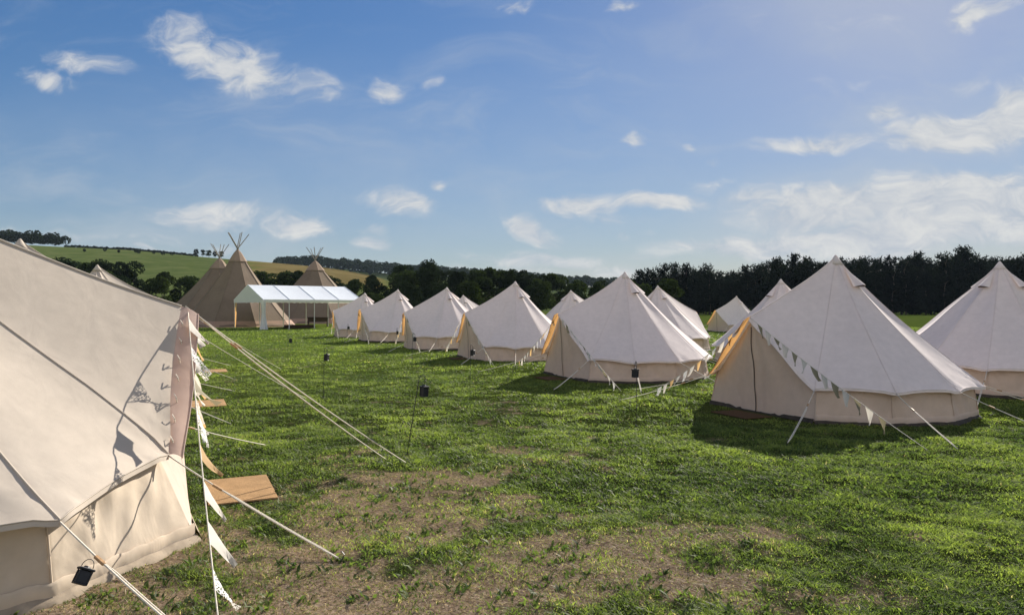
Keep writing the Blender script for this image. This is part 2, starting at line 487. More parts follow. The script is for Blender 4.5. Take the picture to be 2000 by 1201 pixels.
bv, bt, tones, bf = [], [], [], []
nbase = 0
def add_blades(x, y, hgt, wid, tone, lay, seg=1):
    """curved blades; lay = how far the tip leans (metres per height)"""
    global nbase
    n = len(x)
    z = terrain(x, y)
    a = rng.uniform(0, 2 * np.pi, n)
    l = rng.uniform(0, 2 * np.pi, n)
    dx, dy = np.cos(a) * wid / 2, np.sin(a) * wid / 2
    lx, ly = np.cos(l) * lay * hgt, np.sin(l) * lay * hgt
    p0 = np.stack([x - dx, y - dy, z - .004], 1); p1 = np.stack([x + dx, y + dy, z - .004], 1)
    tip = np.stack([x + lx, y + ly, z + hgt], 1)
    if seg == 1:
        v = np.stack([p0, p1, tip], 1).reshape(-1, 3)
        f = np.arange(n * 3).reshape(-1, 3) + nbase
        bf.append(f); k = 3
    else:
        m0 = np.stack([x - dx * .85 + lx * .3, y - dy * .85 + ly * .3, z + hgt * .6], 1)
        m1 = np.stack([x + dx * .85 + lx * .3, y + dy * .85 + ly * .3, z + hgt * .6], 1)
        v = np.stack([p0, p1, m1, m0, tip], 1).reshape(-1, 3)
        b = np.arange(n)[:, None] * 5 + nbase
        bf.append(np.concatenate([b, b + 1, b + 2], 1)); bf.append(np.concatenate([b, b + 2, b + 3], 1)); bf.append(np.concatenate([b + 3, b + 2, b + 4], 1))
        k = 5
    bv.append(v); tones.append(np.repeat(tone, k)); nbase += n * k

def turf_band(y0, y1, dens, h0, w0, seg):
    x, y = scatter(y0, y1, dens)
    k = outside_tents(x, y); x, y = x[k], y[k]
    d = dry_mask(x, y)
    clump = fbm(x * 3.2, y * 3.2, 41, 3)
    big = fbm(x * .6, y * .6, 51, 3)
    keep = rng.random(len(x)) < np.clip((1.06 - .80 * d) * (.25 + 1.45 * clump), .05, 1)
    x, y, d, clump, big = x[keep], y[keep], d[keep], clump[keep], big[keep]
    r = rng.random(len(x))
    h = h0 * (.45 + .9 * sstep(.3, .75, clump)) * rng.uniform(.6, 1.3, len(x)) * (1 - .35 * d)
    mid = fbm(x * 1.6 + 5, y * 1.6, 61, 3)
    tone = np.clip(.36 + .65 * (big - .5) + .65 * (mid - .5) + .6 * (clump - .5) + .62 * (r - .5), 0, .8)
    dead = rng.random(len(x)) < .008 + .16 * d
    tone = np.where(dead, rng.uniform(.84, 1, len(x)), tone)
    add_blades(x, y, h, w0 * rng.uniform(.7, 1.4, len(x)), tone, rng.uniform(.5, 2.6, len(x)), seg)
turf_band(3.0, 6.0, 7500, .026, .0056, 2)
turf_band(6.0, 10.0, 3600, .028, .008, 2)
turf_band(10.0, 18.0, 1200, .032, .012, 1)
turf_band(18.0, 34.0, 300, .036, .024, 1)
turf_band(34.0, 60.0, 70, .042, .05, 1)
# broad leaves of plantain and clover in low rosettes
x, y = scatter(3.0, 9.0, 34)
k = outside_tents(x, y, 1.95); x, y = x[k], y[k]
k = fbm(x * 1.1, y * 1.1, 77, 3) > .44; x, y = x[k], y[k]
xx = np.repeat(x, 9) + rng.normal(0, .035, len(x) * 9); yy = np.repeat(y, 9) + rng.normal(0, .035, len(x) * 9)
add_blades(xx, yy, rng.uniform(.018, .045, len(xx)), rng.uniform(.012, .024, len(xx)), np.clip(np.repeat(rng.uniform(.0, .42, len(x)), 9) + rng.normal(0, .08, len(xx)), 0, .8), rng.uniform(.7, 2.0, len(xx)), 2)
grass = np_mesh('grass', np.concatenate(bv), bf, blade_mat(), {'tone': np.concatenate(tones)})
tag(grass, 'short green turf growing over the camp field', 'grass', kind='stuff')

bv, tones, bf = [], [], []; nbase = 0
x, y = scatter(3.0, 9.0, 3200)
k = outside_tents(x, y); x, y = x[k], y[k]
d = dry_mask(x, y)
k = rng.random(len(x)) < .04 + .96 * d; x, y = x[k], y[k]
add_blades(x, y, rng.uniform(.006, .02, len(x)), rng.uniform(.003, .006, len(x)), rng.uniform(.83, 1, len(x)), rng.uniform(2, 6, len(x)), 1)
straw = np_mesh('dry_clippings', np.concatenate(bv), bf, bpy.data.materials['grass blades'], {'tone': np.concatenate(tones)})
tag(straw, 'dry straw coloured mowing clippings lying on the worn turf', 'clippings', kind='stuff')

# ------------------------------------------------------------------ bell tent
def pol(r, deg, z): return Vector((r * math.cos(R(deg)), r * math.sin(R(deg)), z))

def make_tent(label, group, P, mats, seed=0):
    """door looks along local +X"""
    rnd = random.Random(seed)
    Rr, H, hd, dr, dz, ez = P['R'], P['H'], P['half'], P['door_r'], P['door_z'], P['eave']
    nG = 11
    stepd = (360 - 2 * hd) / (nG - 1)
    G = [hd + stepd * k for k in range(nG)]
    root = empty('bell_tent')
    tag(root, label, 'bell tent', group)
    ao = P.get('apex_off', (0, 0))
    apex = Vector((ao[0], ao[1], H))
    top = Vector((dr, 0, dz))
    ezs = [ez + rnd.uniform(-.015, .015) for _ in G]
    ezs[0] += P.get('corner', .04); ezs[-1] += P.get('corner', .04)
    eR = [Rr * (1.045 + rnd.uniform(-.01, .01)) for _ in G]
    eR[0] = eR[-1] = Rr * P.get('corner_r', 1.0)
    E = [pol(eR[i], G[i], ezs[i]) for i in range(nG)]
    # bottom boundary: door top -> E0 ... E10 -> door top
    sect = [(top, E[0], 'd')] + [(E[i], E[i + 1], 'e') for i in range(nG - 1)] + [(E[-1], top, 'd')]
    NS, NT = P.get('ns', 12), P.get('nt', 22)
    def surf(si, f, t):
        a, b, kind = sect[si]
        B = a.lerp(b, f)
        s4 = 4 * f * (1 - f)
        if kind == 'e':
            B = Vector((B.x * (1 - .012 * s4), B.y * (1 - .012 * s4), B.z + .03 * s4))
        else:
            B = B + Vector((-.03, 0, -.02)) * s4
        p = apex.lerp(B, t)
        sag = P['sag'] * math.sin(math.pi * t ** .8) + (.03 if kind == 'e' else P.get('dent', .0)) * s4 * t * (1 - t) * 4
        out_ = Vector((B.x, B.y, 0)); out_ = out_.normalized() if out_.length else out_
        nrm = (out_ * .62 + Vector((0, 0, .78)))
        p = p - nrm * sag
        # broad slack
        p = p + nrm * (.018 * math.sin(p.x * 3.1 + p.y * 2.3 + seed + p.z * 2) * t * (1 - t) * 3)
        return p
    mb = MB()
    ns_tot = []
    for si in range(len(sect)):
        for j in range(NS):
            ns_tot.append((si, j / NS))
    ns_tot.append((len(sect) - 1, 1.0))
    rows = []
    for i in range(NT + 1):
        t = .022 + (1 - .022) * (i / NT) ** 1.0
        rows.append([surf(si, f, t) for si, f in ns_tot])
    # the cloth rounds off the creases between the panels
    for it in range(P.get('soft', 2)):
        for i in range(1, NT + 1):
            t = i / NT
            wgt = .5 * (1 - max(0, (t - .8) / .2) ** 1.0)
            r_ = rows[i]
            rows[i] = [r_[0]] + [r_[j] + ((r_[j - 1] + r_[j + 1]) * .5 - r_[j]) * wgt for j in range(1, len(r_) - 1)] + [r_[-1]]
    # folds fanning out from the guy points
    for g_ in range(nG):
        e_ = E[g_]; rad_ = e_.normalized(); tan_ = Vector((-math.sin(R(G[g_])), math.cos(R(G[g_])), 0))
        up_ = (apex - e_).normalized(); nn_ = tan_.cross(up_); nn_ = nn_ if nn_.z > 0 else -nn_
        jc = NS * (g_ + 1)
        for i in range(NT // 3, NT + 1):
            for j in range(max(1, jc - NS), min(len(rows[0]) - 1, jc + NS + 1)):
                v_ = rows[i][j] - e_
                d_ = v_.length
                if d_ > .95: continue
                an = math.atan2(v_.dot(tan_), max(.0, v_.dot(up_)) + .02)
                w_ = .011 * P.get('amp', 1.0) * min(1, d_ / .10) * math.exp(-(d_ / .42) ** 2) * (1 + .4 * math.sin(3 * an + g_ + seed))
                rows[i][j] = rows[i][j] + nn_ * (w_ * math.sin(an * 13 + g_ * 2.1 + seed))
    # hanging hem under the eave
    hem = []
    for (si, f), p in zip(ns_tot, rows[-1]):
        if sect[si][2] == 'e': hem.append(p + Vector((p.x * .003, p.y * .003, -.034)))
        else:
            k = f if si == 0 else 1 - f
            hem.append(p + Vector((0, 0, -.034 * k)))
    mb.grid(rows)
    mb.grid([rows[-1], hem])
    # seams, flat felled strips sewn over the panels
    for si in range(1, len(sect)):
        pts = [rows[i][si * NS] for i in range(0, NT + 1)]
        mb.tube([p + Vector((0, 0, .003)) for p in pts], P.get('seam', .0045), 5, caps=False)
    pts = [surf(0, 0, .03 + .97 * i / 20) for i in range(21)]
    mb.tube(pts, .011, 6, caps=False)
    pts = [rows[-1][j] for j in range(NS, len(ns_tot) - NS)]
    mb.tube(pts, .005, 5, caps=False)
    mb.build('roof', mats['roof'], root, smooth=True)
    # peak cap
    mb = MB()
    mb.tube([(ao[0], ao[1], H + q) for q in (-.14, -.05, .0, .025)], [.125, .062, .03, .012], 10)
    mb.build('peak_cap', mats['roof'], root, smooth=True)
    # vents
    for va in (90, 180, 270):
        mb = MB()
        fpos = [k for k in range(1, len(sect) - 1) if G[k - 1] <= va <= G[k]]
        si = fpos[0]; f = (va - G[si - 1]) / stepd
        tt = P.get('vent_t', .085)
        def sp(f_, t_):
            q_ = (t_ - .022) / .978 * NT; i_ = int(q_); j_ = min(len(ns_tot) - 1, int(round((si + f_) * NS)))
            return rows[i_][j_].lerp(rows[i_ + 1][j_], q_ - i_)
        c0 = sp(f, tt); c1 = sp(f, tt + .15)
        side = Vector((-math.sin(R(va)), math.cos(R(va)), 0)); outw = Vector((math.cos(R(va)), math.sin(R(va)), .3))
        lw = .115
        a0 = c0 + outw * .012
        rowsv = []
        for u in range(5):
            q = u / 4
            c = c0.lerp(c1, q)
            bulge = .02 + .10 * q
            rowsv.append([c + side * (-lw * q) + outw * .012, c + side * (-lw * .5 * q) + outw * (bulge * .8),
                          c + outw * bulge, c + side * (lw * .5 * q) + outw * (bulge * .8), c + side * (lw * q) + outw * .012])
        mb.grid(rowsv)
        # dark mesh opening underneath
        r4 = rowsv[-1]
        mb.poly([r4[0], r4[1], r4[2], r4[3], r4[4]], 1)
        mb.build('vent', [mats['roof'], M['zip']], root, smooth=True)
    # side wall
    mb = MB()
    rows = []
    wt = [min(.965, e_ / Rr - .045) for e_ in eR]
    NV = P.get('nv', 10); NW = P.get('nw', 14); fold = P.get('fold', 1.0)
    for v in range(NV + 1):
        q = v / NV
        row = []
        for k in range(nG - 1):
            for j in range(NW):
                f = j / NW
                ca, cb = G[k], G[k + 1]
                A = pol(Rr * (wt[k] + (1 - wt[k]) * (1 - q)), ca, 0); B = pol(Rr * (wt[k + 1] + (1 - wt[k + 1]) * (1 - q)), cb, 0)
                p = A.lerp(B, f)
                s4 = 4 * f * (1 - f)
                w = .010 * math.sin(f * 19 + k * 2.1 + q * 3 + seed) + .007 * math.sin(f * 37 - q * 9 + k) + .008 * math.sin(q * 7 + f * 11 + k * 3)
                w += .012 * math.sin((f + .35 * q) * 24 + k) * max(0, 1 - 2.2 * f) + .010 * math.sin((f - .5 * q) * 31 + k * 2) * max(0, 2.2 * f - 1.2)
                w *= fold * s4 ** .7 * (.4 + q * (1 - q) * 2.4)
                o_ = p.normalized()
                p = p + o_ * w
                zt = ezs[k] * (1 - f) + ezs[k + 1] * f + .03 + .03 * s4
                row.append(Vector((p.x, p.y, zt * q + .012 + (.006 * math.sin(f * 30 + k) if v == 0 else 0))))
        A = pol(Rr * (wt[-1] + (1 - wt[-1]) * (1 - q)), G[-1], 0)
        row.append(Vector((A.x, A.y, (ezs[-1] + .03) * q + .012)))
        rows.append(row)
    mb.grid(rows)
    for k in range(0, nG):   # vertical wall seams
        mb.tube([pol(Rr * (wt[k] + .003 + (1 - wt[k]) * (1 - q)), G[k], (ez + .03) * q + .012) for q in (0, .5, 1)], .006, 5, caps=False)
    # bottom hem with gathered folds
    hemr = []
    for (dz_, dr_) in ((.115, 1.001), (.10, 1.006), (.05, 1.006), (.02, 1.004)):
        hemr.append([Vector((p.x * dr_, p.y * dr_, dz_ + .006 * math.sin(i * 1.3))) for i, p in enumerate(rows[1])])
    mb.grid(hemr)
    mb.build('side_wall', mats['wall'], root, smooth=True)
    # groundsheet edge
    mb = MB()
    mb.grid([[Vector((p.x * a, p.y * a, z_ + .004 * math.sin(i * .9))) for i, p in enumerate(rows[0])] for a, z_ in ((1.003, .036), (1.009, .026), (1.018, .010), (1.025, -.02))])
    c1_, c2_ = rows[0][-1], rows[0][0]
    mb.grid([[c1_.lerp(c2_, j / 12) * a + Vector((dx_, 0, z_)) for j in range(13)] for a, dx_, z_ in ((1, .02, .042), (1.0, .03, .028), (1.0, .05, -.02))])
    mb.build('groundsheet_edge', mats.get('skirt', M['skirt']), root, smooth=True)
    # door panel: pentagon from door top over the eave corners to the ground chord
    mb = MB()
    b0 = pol(Rr, hd, 0.02); b1 = pol(Rr, -hd, .02)
    rows = []
    NR = 22
    xb = Rr * math.cos(R(hd))
    topi = Vector((dr - .05, 0, dz - .035))
    for i in range(NR + 1):
        q = i / NR
        z = topi.z * (1 - q) + .02 * q
        e0 = Vector((E[0].x * wt[0] * Rr / eR[0], E[0].y * wt[0] * Rr / eR[0], E[0].z + .02))
        if z > e0.z:
            fr = (topi.z - z) / (topi.z - e0.z); y_ = e0.y * fr; x_ = topi.x + (e0.x - .01 - topi.x) * fr
        else:
            fr = (e0.z - z) / (e0.z - .02); y_ = e0.y + (b0.y - e0.y) * fr; x_ = e0.x - .01 + (b0.x - e0.x + .01) * fr
        row = []
        for j in range(25):
            g = j / 24 * 2 - 1
            fold = .016 * math.sin(g * 13 + q * 4 + seed) * math.sin(math.pi * q) + .009 * math.sin(g * 29 + q * 2) * q
            xm = (topi.x + (xb - topi.x) * q)
            xx_ = x_ + (xm + .05 - x_) * (1 - abs(g) ** 1.6) * .9
            row.append(Vector((xx_ + fold * (1 - g * g), y_ * g, z)))
        rows.append(row)
    mb.grid(rows)
    dp = mb.build('door_panel', mats['door'], root, smooth=True)
    mb = MB()
    zr = [[r[12] + Vector((.006, s * .012 + .01 * math.sin(i * .7), 0)) for s in (-1, 0, 1)] for i, r in enumerate(rows) if i > 1]
    mb.grid(zr)
    zp = mb.build('zip', M['zip'], dp, smooth=True)
    # hood: roof cloth carried past the door on both sides
    for sgn in (1, -1):
        mb = MB()
        e = E[0] if sgn > 0 else E[-1]
        rws = []
        for u in range(4):
            q = u / 3
            rw = []
            for j in range(15):
                f = j / 14
                p = top.lerp(e, f) + Vector((-.03, 0, -.02)) * (4 * f * (1 - f))
                ww = (P.get('flap_p', .05) if sgn > 0 else P.get('flap_n', .15)) * (.55 + .45 * math.sin(math.pi * min(1, f * .8 + .2)))
                p = p + Vector((ww * q, sgn * .012 * q, -.05 * q * q - .02 * q * math.sin(f * 9 + seed)))
                rw.append(p)
            rws.append(rw)
        mb.grid(rws)
        mb.tube(rws[-1], .007, 5, caps=False)
        mb.build('porch_flap', mats.get('flap_p', mats['roof']) if sgn > 0 else mats['flap'], root, smooth=True)
    # guy ropes with tensioner and peg
    pegr = P.get('peg_r', 3.75)
    ropes = []
    for i in range(nG):
        ang = G[i] + P.get('peg_da', {}).get(i, 0)
        ropes.append((E[i] + Vector((0, 0, -.01)), pol(P.get('peg_rr', {}).get(i, pegr + rnd.uniform(-.15, .15)), ang + rnd.uniform(-1.5, 1.5), 0)))
    for q in P.get('front', []):
        ropes.append((top + Vector((.03, 0, .0)), Vector((q[0], q[1], 0))))
    for a, b in ropes:
        mb = MB()
        d = b - a
        sag = Vector((0, 0, -.012 * d.length))
        pts = [a + d * (k / 10) + sag * (4 * (k / 10) * (1 - k / 10)) for k in range(11)]
        mb.tube(pts, P.get('rope_r', .0055), 5)
        sd = Vector((-d.y, d.x, 0)).normalized() * .014
        k0 = 3 if d.length < 2.6 else 2
        mb.tube([pts[k0]] + [p + sd for p in pts[k0 + 1:10]] + [pts[10]], P.get('rope_r', .0055) * .8, 5)   # doubled running end
        ro = mb.build('guy_rope', M['rope'], root, smooth=True)
        mb = MB()
        c = pts[k0]; dd = d.normalized()
        rot = dd.to_track_quat('X', 'Z').to_matrix()
        mb.box(c, (.085, .022, .018), rot, 0, .005)
        mb.build('tensioner', M['wood'], ro)
        mb = MB()
        mb.tube([b + dd * -.01 + Vector((0, 0, .05)), b + Vector((0, 0, .055)), b + dd * .02 + Vector((0, 0, .048)), b + dd * -.05 + Vector((0, 0, -.12))], .004, 6)
        mb.build('peg', M['steel'], ro)
    root['top'] = tuple(top)
    return root

def bunting(label, group, a, b, seed=0, parent_rot=0, n=12, wind=(.25, .0), cols=('white', 'khaki', 'lace', 'khaki'), size=1.0, start=.28, end=.9, sagk=.03, origin=None):
    """strand from a to b (world vectors); own root at a"""
    rnd = random.Random(seed)
    root = empty('bunting', a)
    tag(root, label, 'bunting', group)
    d = b - a
    L_ = d.length
    def pt(t): return d * t + Vector((0, 0, -sagk * L_ * 4 * t * (1 - t)))
    mb = MB()
    mb.tube([pt(k / 16) for k in range(17)], .0045, 5)
    mb.build('cord', M['rope'], root, smooth=True)
    h = Vector((d.x, d.y, 0)).normalized()
    for k in range(n):
        t = (start + (L_ * end - start) * k / (n - 1)) / L_
        c = pt(t)
        u = (pt(t + .01) - pt(t - .01)).normalized()
        w = .085 * size * rnd.uniform(.9, 1.1); hh = .21 * size * rnd.uniform(.9, 1.12)
        hang = Vector((wind[0] + rnd.uniform(-.16, .16), wind[1] + rnd.uniform(-.16, .16), -1)).normalized()
        side = u.cross(hang).normalized()
        mb = MB()
        rows = []
        tw = rnd.uniform(-.06, .06); cu = rnd.uniform(-.05, .05)
        for i in range(6):
            q = i / 5
            row = []
            for s in (-1, -.33, .33, 1):
                p = u * (s * w * (1 - q * .97)) + hang * (hh * q) + side * (tw * q * s * .5 + cu * q * q + .012 * math.sin(3 * s + 4 * q) * q)
                row.append(p)
            rows.append(row)
        mb.grid(rows)
        mb.build('flag', M['flag_' + cols[k % len(cols)]], root, smooth=True, loc=c)
    return root

GEN = dict(fold=1.5, amp=1.4, R=2.0, H=2.5, half=35, door_r=1.80, door_z=1.51, eave=.46, sag=.06, peg_r=3.7)
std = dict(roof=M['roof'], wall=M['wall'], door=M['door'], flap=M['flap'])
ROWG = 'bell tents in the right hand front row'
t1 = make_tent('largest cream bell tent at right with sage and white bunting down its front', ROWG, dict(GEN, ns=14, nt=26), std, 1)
t1.location = (*TENTS_R[0], 0); t1.rotation_euler.z = R(DOOR_R)
GB = dict(GEN, corner=.05)
tb = make_tent('cream bell tent standing directly left of the largest right hand tent', ROWG, GB, std, 4)
tb.location = (*TENTS_R[1], 0); tb.rotation_euler.z = R(DOOR_R)
tc_ = make_tent('x', ROWG, dict(GEN, corner=.03, sag=.075, amp=1.8, flap_n=.09), std, 9)
td_ = make_tent('x', ROWG, dict(GEN, corner=.06, sag=.05, eave=.49, flap_n=.11), std, 14)
srcs = [tc_, td_, tb, tc_, td_, tb, tc_, td_, tb, tc_]; firsts = {tc_.name, td_.name}
def next_tent(k):
    o = srcs[k]
    if o.name in firsts:
        firsts.discard(o.name); return o
    return copy_tree(o)
lab_r = ['cream bell tent in the middle of the photo, third in the front row',
         'cream bell tent with a small tent peak showing just behind its right slope',
         'small cream bell tent second from the white marquee in the front row',
         'smallest front row bell tent, right beside the white marquee roof end']
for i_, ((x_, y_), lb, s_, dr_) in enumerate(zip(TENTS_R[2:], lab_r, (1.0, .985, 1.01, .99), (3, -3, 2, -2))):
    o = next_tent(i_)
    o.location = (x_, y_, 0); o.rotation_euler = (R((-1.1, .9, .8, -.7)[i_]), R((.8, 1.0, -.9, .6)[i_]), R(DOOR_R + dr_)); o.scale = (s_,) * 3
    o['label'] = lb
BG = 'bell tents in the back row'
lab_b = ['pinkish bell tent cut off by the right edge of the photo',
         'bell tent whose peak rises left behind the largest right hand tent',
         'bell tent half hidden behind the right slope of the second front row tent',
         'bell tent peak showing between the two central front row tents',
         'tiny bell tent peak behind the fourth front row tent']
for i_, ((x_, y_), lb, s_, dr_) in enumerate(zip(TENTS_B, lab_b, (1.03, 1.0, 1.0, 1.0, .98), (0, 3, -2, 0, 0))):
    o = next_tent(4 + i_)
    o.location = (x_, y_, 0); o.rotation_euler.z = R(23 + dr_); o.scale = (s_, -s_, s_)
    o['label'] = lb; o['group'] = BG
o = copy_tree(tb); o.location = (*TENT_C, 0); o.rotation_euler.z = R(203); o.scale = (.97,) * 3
o['label'] = 'small distant bell tent with its dark door side facing left, before the pines'; o['group'] = 'bell tents beyond the back row'

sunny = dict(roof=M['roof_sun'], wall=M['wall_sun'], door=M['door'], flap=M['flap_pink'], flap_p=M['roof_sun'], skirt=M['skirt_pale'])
LG = 'bell tents in the left hand row'
P1 = dict(R=2.22, H=2.67, half=31, door_r=1.92, door_z=1.66, eave=.47, corner=.13, corner_r=.915, sag=.075, apex_off=(-.354, -.373), nv=22, nw=30, soft=110, amp=1.7, fold=.75, peg_r=3.6, ns=18, nt=34, rope_r=.0055,
          peg_rr={10: 3.40, 0: 3.77, 9: 3.51}, flap_p=.16, flap_n=.16, dent=-.03, seam=.006)
def to_local(wx, wy, c, rz):
    dx, dy = wx - c[0], wy - c[1]
    return (dx * math.cos(-rz) - dy * math.sin(-rz), dx * math.sin(-rz) + dy * math.cos(-rz))
P1['front'] = [to_local(-1.1, 7.57, L1, R(L1D)), to_local(-1.35, 7.75, L1, R(L1D))]
# local +y is the far side here: corner 0 is the far door corner, corner 10 the near one
P1['peg_da'] = {10: -8.3, 0: 5}
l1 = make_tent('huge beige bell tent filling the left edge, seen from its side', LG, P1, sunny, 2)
for k in range(7):
    f = .12 + .13 * k
    p = Vector((1.92, 0, 1.66)).lerp(pol(2.03, -31, .60), f)
    mb = MB(); mb.tube([p + Vector((.0, -.012, .012)), p + Vector((.012, -.04, -.012)), p + Vector((.016, -.035, -.03)), p + Vector((.02, -.03, -.045 - .01 * (k % 3)))], .0035, 5)
    mb.tube([p + Vector((.014, -.045, -.018)), p + Vector((.014, -.022, -.022))], .006, 6)
    mb.build('toggle_tie', M['rope'], l1, smooth=True)
l1.location = (*L1, 0); l1.rotation_euler.z = R(L1D)
P2 = dict(R=2.1, H=2.68, half=35, door_r=1.9, door_z=1.60, eave=.48, sag=.06, peg_r=3.7, front=[(4.3, .25)], corner=.06)
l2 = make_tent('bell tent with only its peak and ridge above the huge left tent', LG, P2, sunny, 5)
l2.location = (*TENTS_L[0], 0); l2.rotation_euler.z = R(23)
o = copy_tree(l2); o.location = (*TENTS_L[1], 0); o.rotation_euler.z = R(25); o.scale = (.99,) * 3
o['label'] = 'far left row bell tent, pale peak against the dark hedge trees'

# ------------------------------------------------------------------ bunting
def tw_point(c, rz, p, s=1.0):
    return Vector((c[0] + s * (p[0] * math.cos(rz) - p[1] * math.sin(rz)), c[1] + s * (p[0] * math.sin(rz) + p[1] * math.cos(rz)), p[2] * s))
def peg(c, rz, r, deg): return tw_point(c, rz, (r * math.cos(R(deg)), r * math.sin(R(deg)), .03))
BGN = 'bunting strands along the right hand tents'
names = ['the largest right hand tent', 'the second right hand tent', 'the third right hand tent, mid photo', 'the fourth right hand tent', 'the fifth right hand tent', 'the last right hand tent by the marquee']
a = tw_point(TENTS_R[0], R(DOOR_R), (1.82, 0, 1.50))
n1 = bunting('sage and white bunting running down the front of the largest right hand tent', BGN, a, peg(TENTS_R[0], R(DOOR_R), 3.85, 57), 1, n=13, wind=(.15, -.05),
             cols=('khaki', 'white', 'khaki', 'white'), sagk=.012, end=.80, size=.88)
f1 = bunting('white and tan bunting on the far left side of the largest right hand tent', BGN, a, peg(TENTS_R[0], R(DOOR_R), 3.3, -58), 2, n=12, wind=(-.35, -.2),
             cols=('white', 'tan', 'white', 'lace'), sagk=.035, size=.85)
a2 = tw_point(TENTS_R[1], R(DOOR_R), (1.82, 0, 1.50))
n2 = bunting('pale bunting running down the near front of the second right hand tent', BGN, a2, peg(TENTS_R[1], R(DOOR_R), 3.75, 57), 3, n=12, wind=(.3, .1),
             cols=('white', 'khaki', 'white', 'lace'), sagk=.012, size=.85)
f2 = bunting('white bunting strand on the far left side of the second right hand tent', BGN, a2, peg(TENTS_R[1], R(DOOR_R), 3.9, -70), 4, n=12, wind=(-.2, -.1),
             cols=('white', 'lace', 'white', 'tan'), sagk=.02, size=.85)
for k in range(2, 6):
    ak = tw_point(TENTS_R[k], R(DOOR_R), (1.82, 0, 1.50))
    for src, tx in ((n2, 'pale bunting on the near front of '), (f2, 'white bunting left of ')):
        o = copy_tree(src); o.location = ak; o['label'] = tx + names[k]
a = tw_point(L1, R(L1D), (1.97, 0, 1.63))
bunting('lace and white bunting from the huge left tent door towards the camera', 'bunting strands along the left hand tents', a, Vector((-1.40, 3.45, .03)), 11, n=8,
        wind=(.75, .05), cols=('white', 'lace', 'khaki', 'lace', 'tan', 'white'), size=1.08, sagk=.03, start=.2, end=.86)
bunting('white bunting on the far side of the huge left tent, blown to the right', 'bunting strands along the left hand tents', a, peg(L1, R(L1D), 3.9, 52), 12, n=13,
        wind=(.6, .1), cols=('white', 'tan', 'white', 'lace'), sagk=.02)
la = tw_point(TENTS_L[0], R(23), (1.92, 0, 1.58))
bunting('white bunting on the near side of the left row tent behind the huge one', 'bunting strands along the left hand tents', la, peg(TENTS_L[0], R(23), 3.8, -55), 13, n=12, wind=(.5, .1), cols=('white', 'khaki', 'white'), sagk=.02)
bunting('white bunting on the far side of the left row tent behind the huge one', 'bunting strands along the left hand tents', la, peg(TENTS_L[0], R(23), 3.8, 60), 14, n=12, wind=(.5, .1), cols=('white', 'tan', 'white'), sagk=.02)

# ------------------------------------------------------------------ door mats
def mat_at(x_, y_, ang, w_, l_, label, mt='coir'):
    mb = MB()
    gxx, gyy = np.meshgrid(np.linspace(-.5, .5, 9), np.linspace(-.5, .5, 9))
    z_ = float(terrain(x_ + gxx.ravel(), y_ + gyy.ravel()).max()) - .004
    mb.box((0, 0, .006), (w_, l_, .014), None, 0, .005)
    o = mb.build('doormat', M[mt])
    o.location = (x_, y_, z_ + .003); o.rotation_euler = (R(.2), R(-.2), ang)
    tag(o, label, 'doormat', 'coir doormats at the tent doors')
mat_at(-2.47, 6.50, R(25), .56, .92, 'large tan coir doormat on worn grass beside the huge left tent')
mat_at(-5.22, 12.3, R(25), .56, .9, 'tan coir doormat corner sticking out halfway up the edge of the left tent')
mat_at(-7.7, 18.6, R(25), .56, .9, 'farthest tan coir doormat, a thin strip beyond the left tent bunting')
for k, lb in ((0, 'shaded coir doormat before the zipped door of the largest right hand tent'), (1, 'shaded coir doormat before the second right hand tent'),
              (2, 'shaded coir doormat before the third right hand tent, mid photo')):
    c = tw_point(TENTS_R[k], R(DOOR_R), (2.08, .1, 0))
    mat_at(c.x, c.y, R(DOOR_R), .50, .80, lb, 'coir_shaded')

# ------------------------------------------------------------------ lantern stakes
def make_lantern():
    root = empty('lantern')
    tag(root, 'x', 'lantern', 'solar lanterns along the aisle')
    mb = MB(); mb.box((0, 0, -.185), (.088, .088, .012), None, 0, .003)
    for sx in (-1, 1):
        for sy in (-1, 1): mb.box((sx * .04, sy * .04, -.135), (.008, .008, .10))
    mb.box((0, 0, -.135), (.076, .076, .094), None, 1, .004)
    mb.build('body', [M['black'], M['black']], root)
    mb = MB(); mb.box((0, 0, -.076), (.105, .105, .018), None, 0, .005); mb.tube([(0, 0, -.07), (0, 0, -.052)], [.03, .018], 8)
    cp = mb.build('cap', M['black'], root)
    mb = MB(); mb.box((0, 0, -.0655), (.05, .05, .003)); mb.build('solar_panel', M['darkglass'], cp)
    mb = MB(); mb.tube([(.04 * math.cos(t), 0, -.06 + .06 * math.sin(t)) for t in [math.pi * k / 10 for k in range(11)]], .003, 6)
    mb.build('handle', M['black'], root, smooth=True)
    return root
def make_stake():
    root = empty('lantern_stake')
    tag(root, 'x', 'stake', 'lantern stakes along the aisle')
    mb = MB()
    pts = [(0, 0, -.1), (0, 0, .3), (0, 0, .86)] + [(.036 - .036 * math.cos(t), 0, .86 + .055 * math.sin(t)) for t in [math.pi * k / 10 for k in range(1, 11)]] + [(.074, 0, .845), (.078, 0, .838)]
    mb.tube(pts, .0045, 6)
    mb.build('crook', M['black'], root, smooth=True)
    mb = MB()
    mb.tube([(-.05, 0, .02), (.05, 0, .02)], .004, 6); mb.tube([(-.05, 0, .02), (-.05, 0, -.06)], .004, 6)
    mb.build('foot_prong', M['black'], root)
    return root
stk = make_stake(); lan = make_lantern()
spots = [(-1.17, 7.97, 'nearest the camera in mid field', 9, 25), (-3.42, 13.0, 'second along the aisle, left of centre', 1, 60), (-6.25, 20.0, 'farthest left, alone on the open grass', 0, 10),
         (1.74, 10.05, 'before the wall of the second right hand tent', .5, 95), (-.86, 14.6, 'before the door of the third right hand tent', 1, 50),
         (-2.9, 20.8, 'before the door of the fourth right hand tent', 1, 20), (-4.2, 26.0, 'between the fourth and fifth right hand tents', 1, 70), (-7.4, 32.2, 'before the last front row tent', 0, 40)]
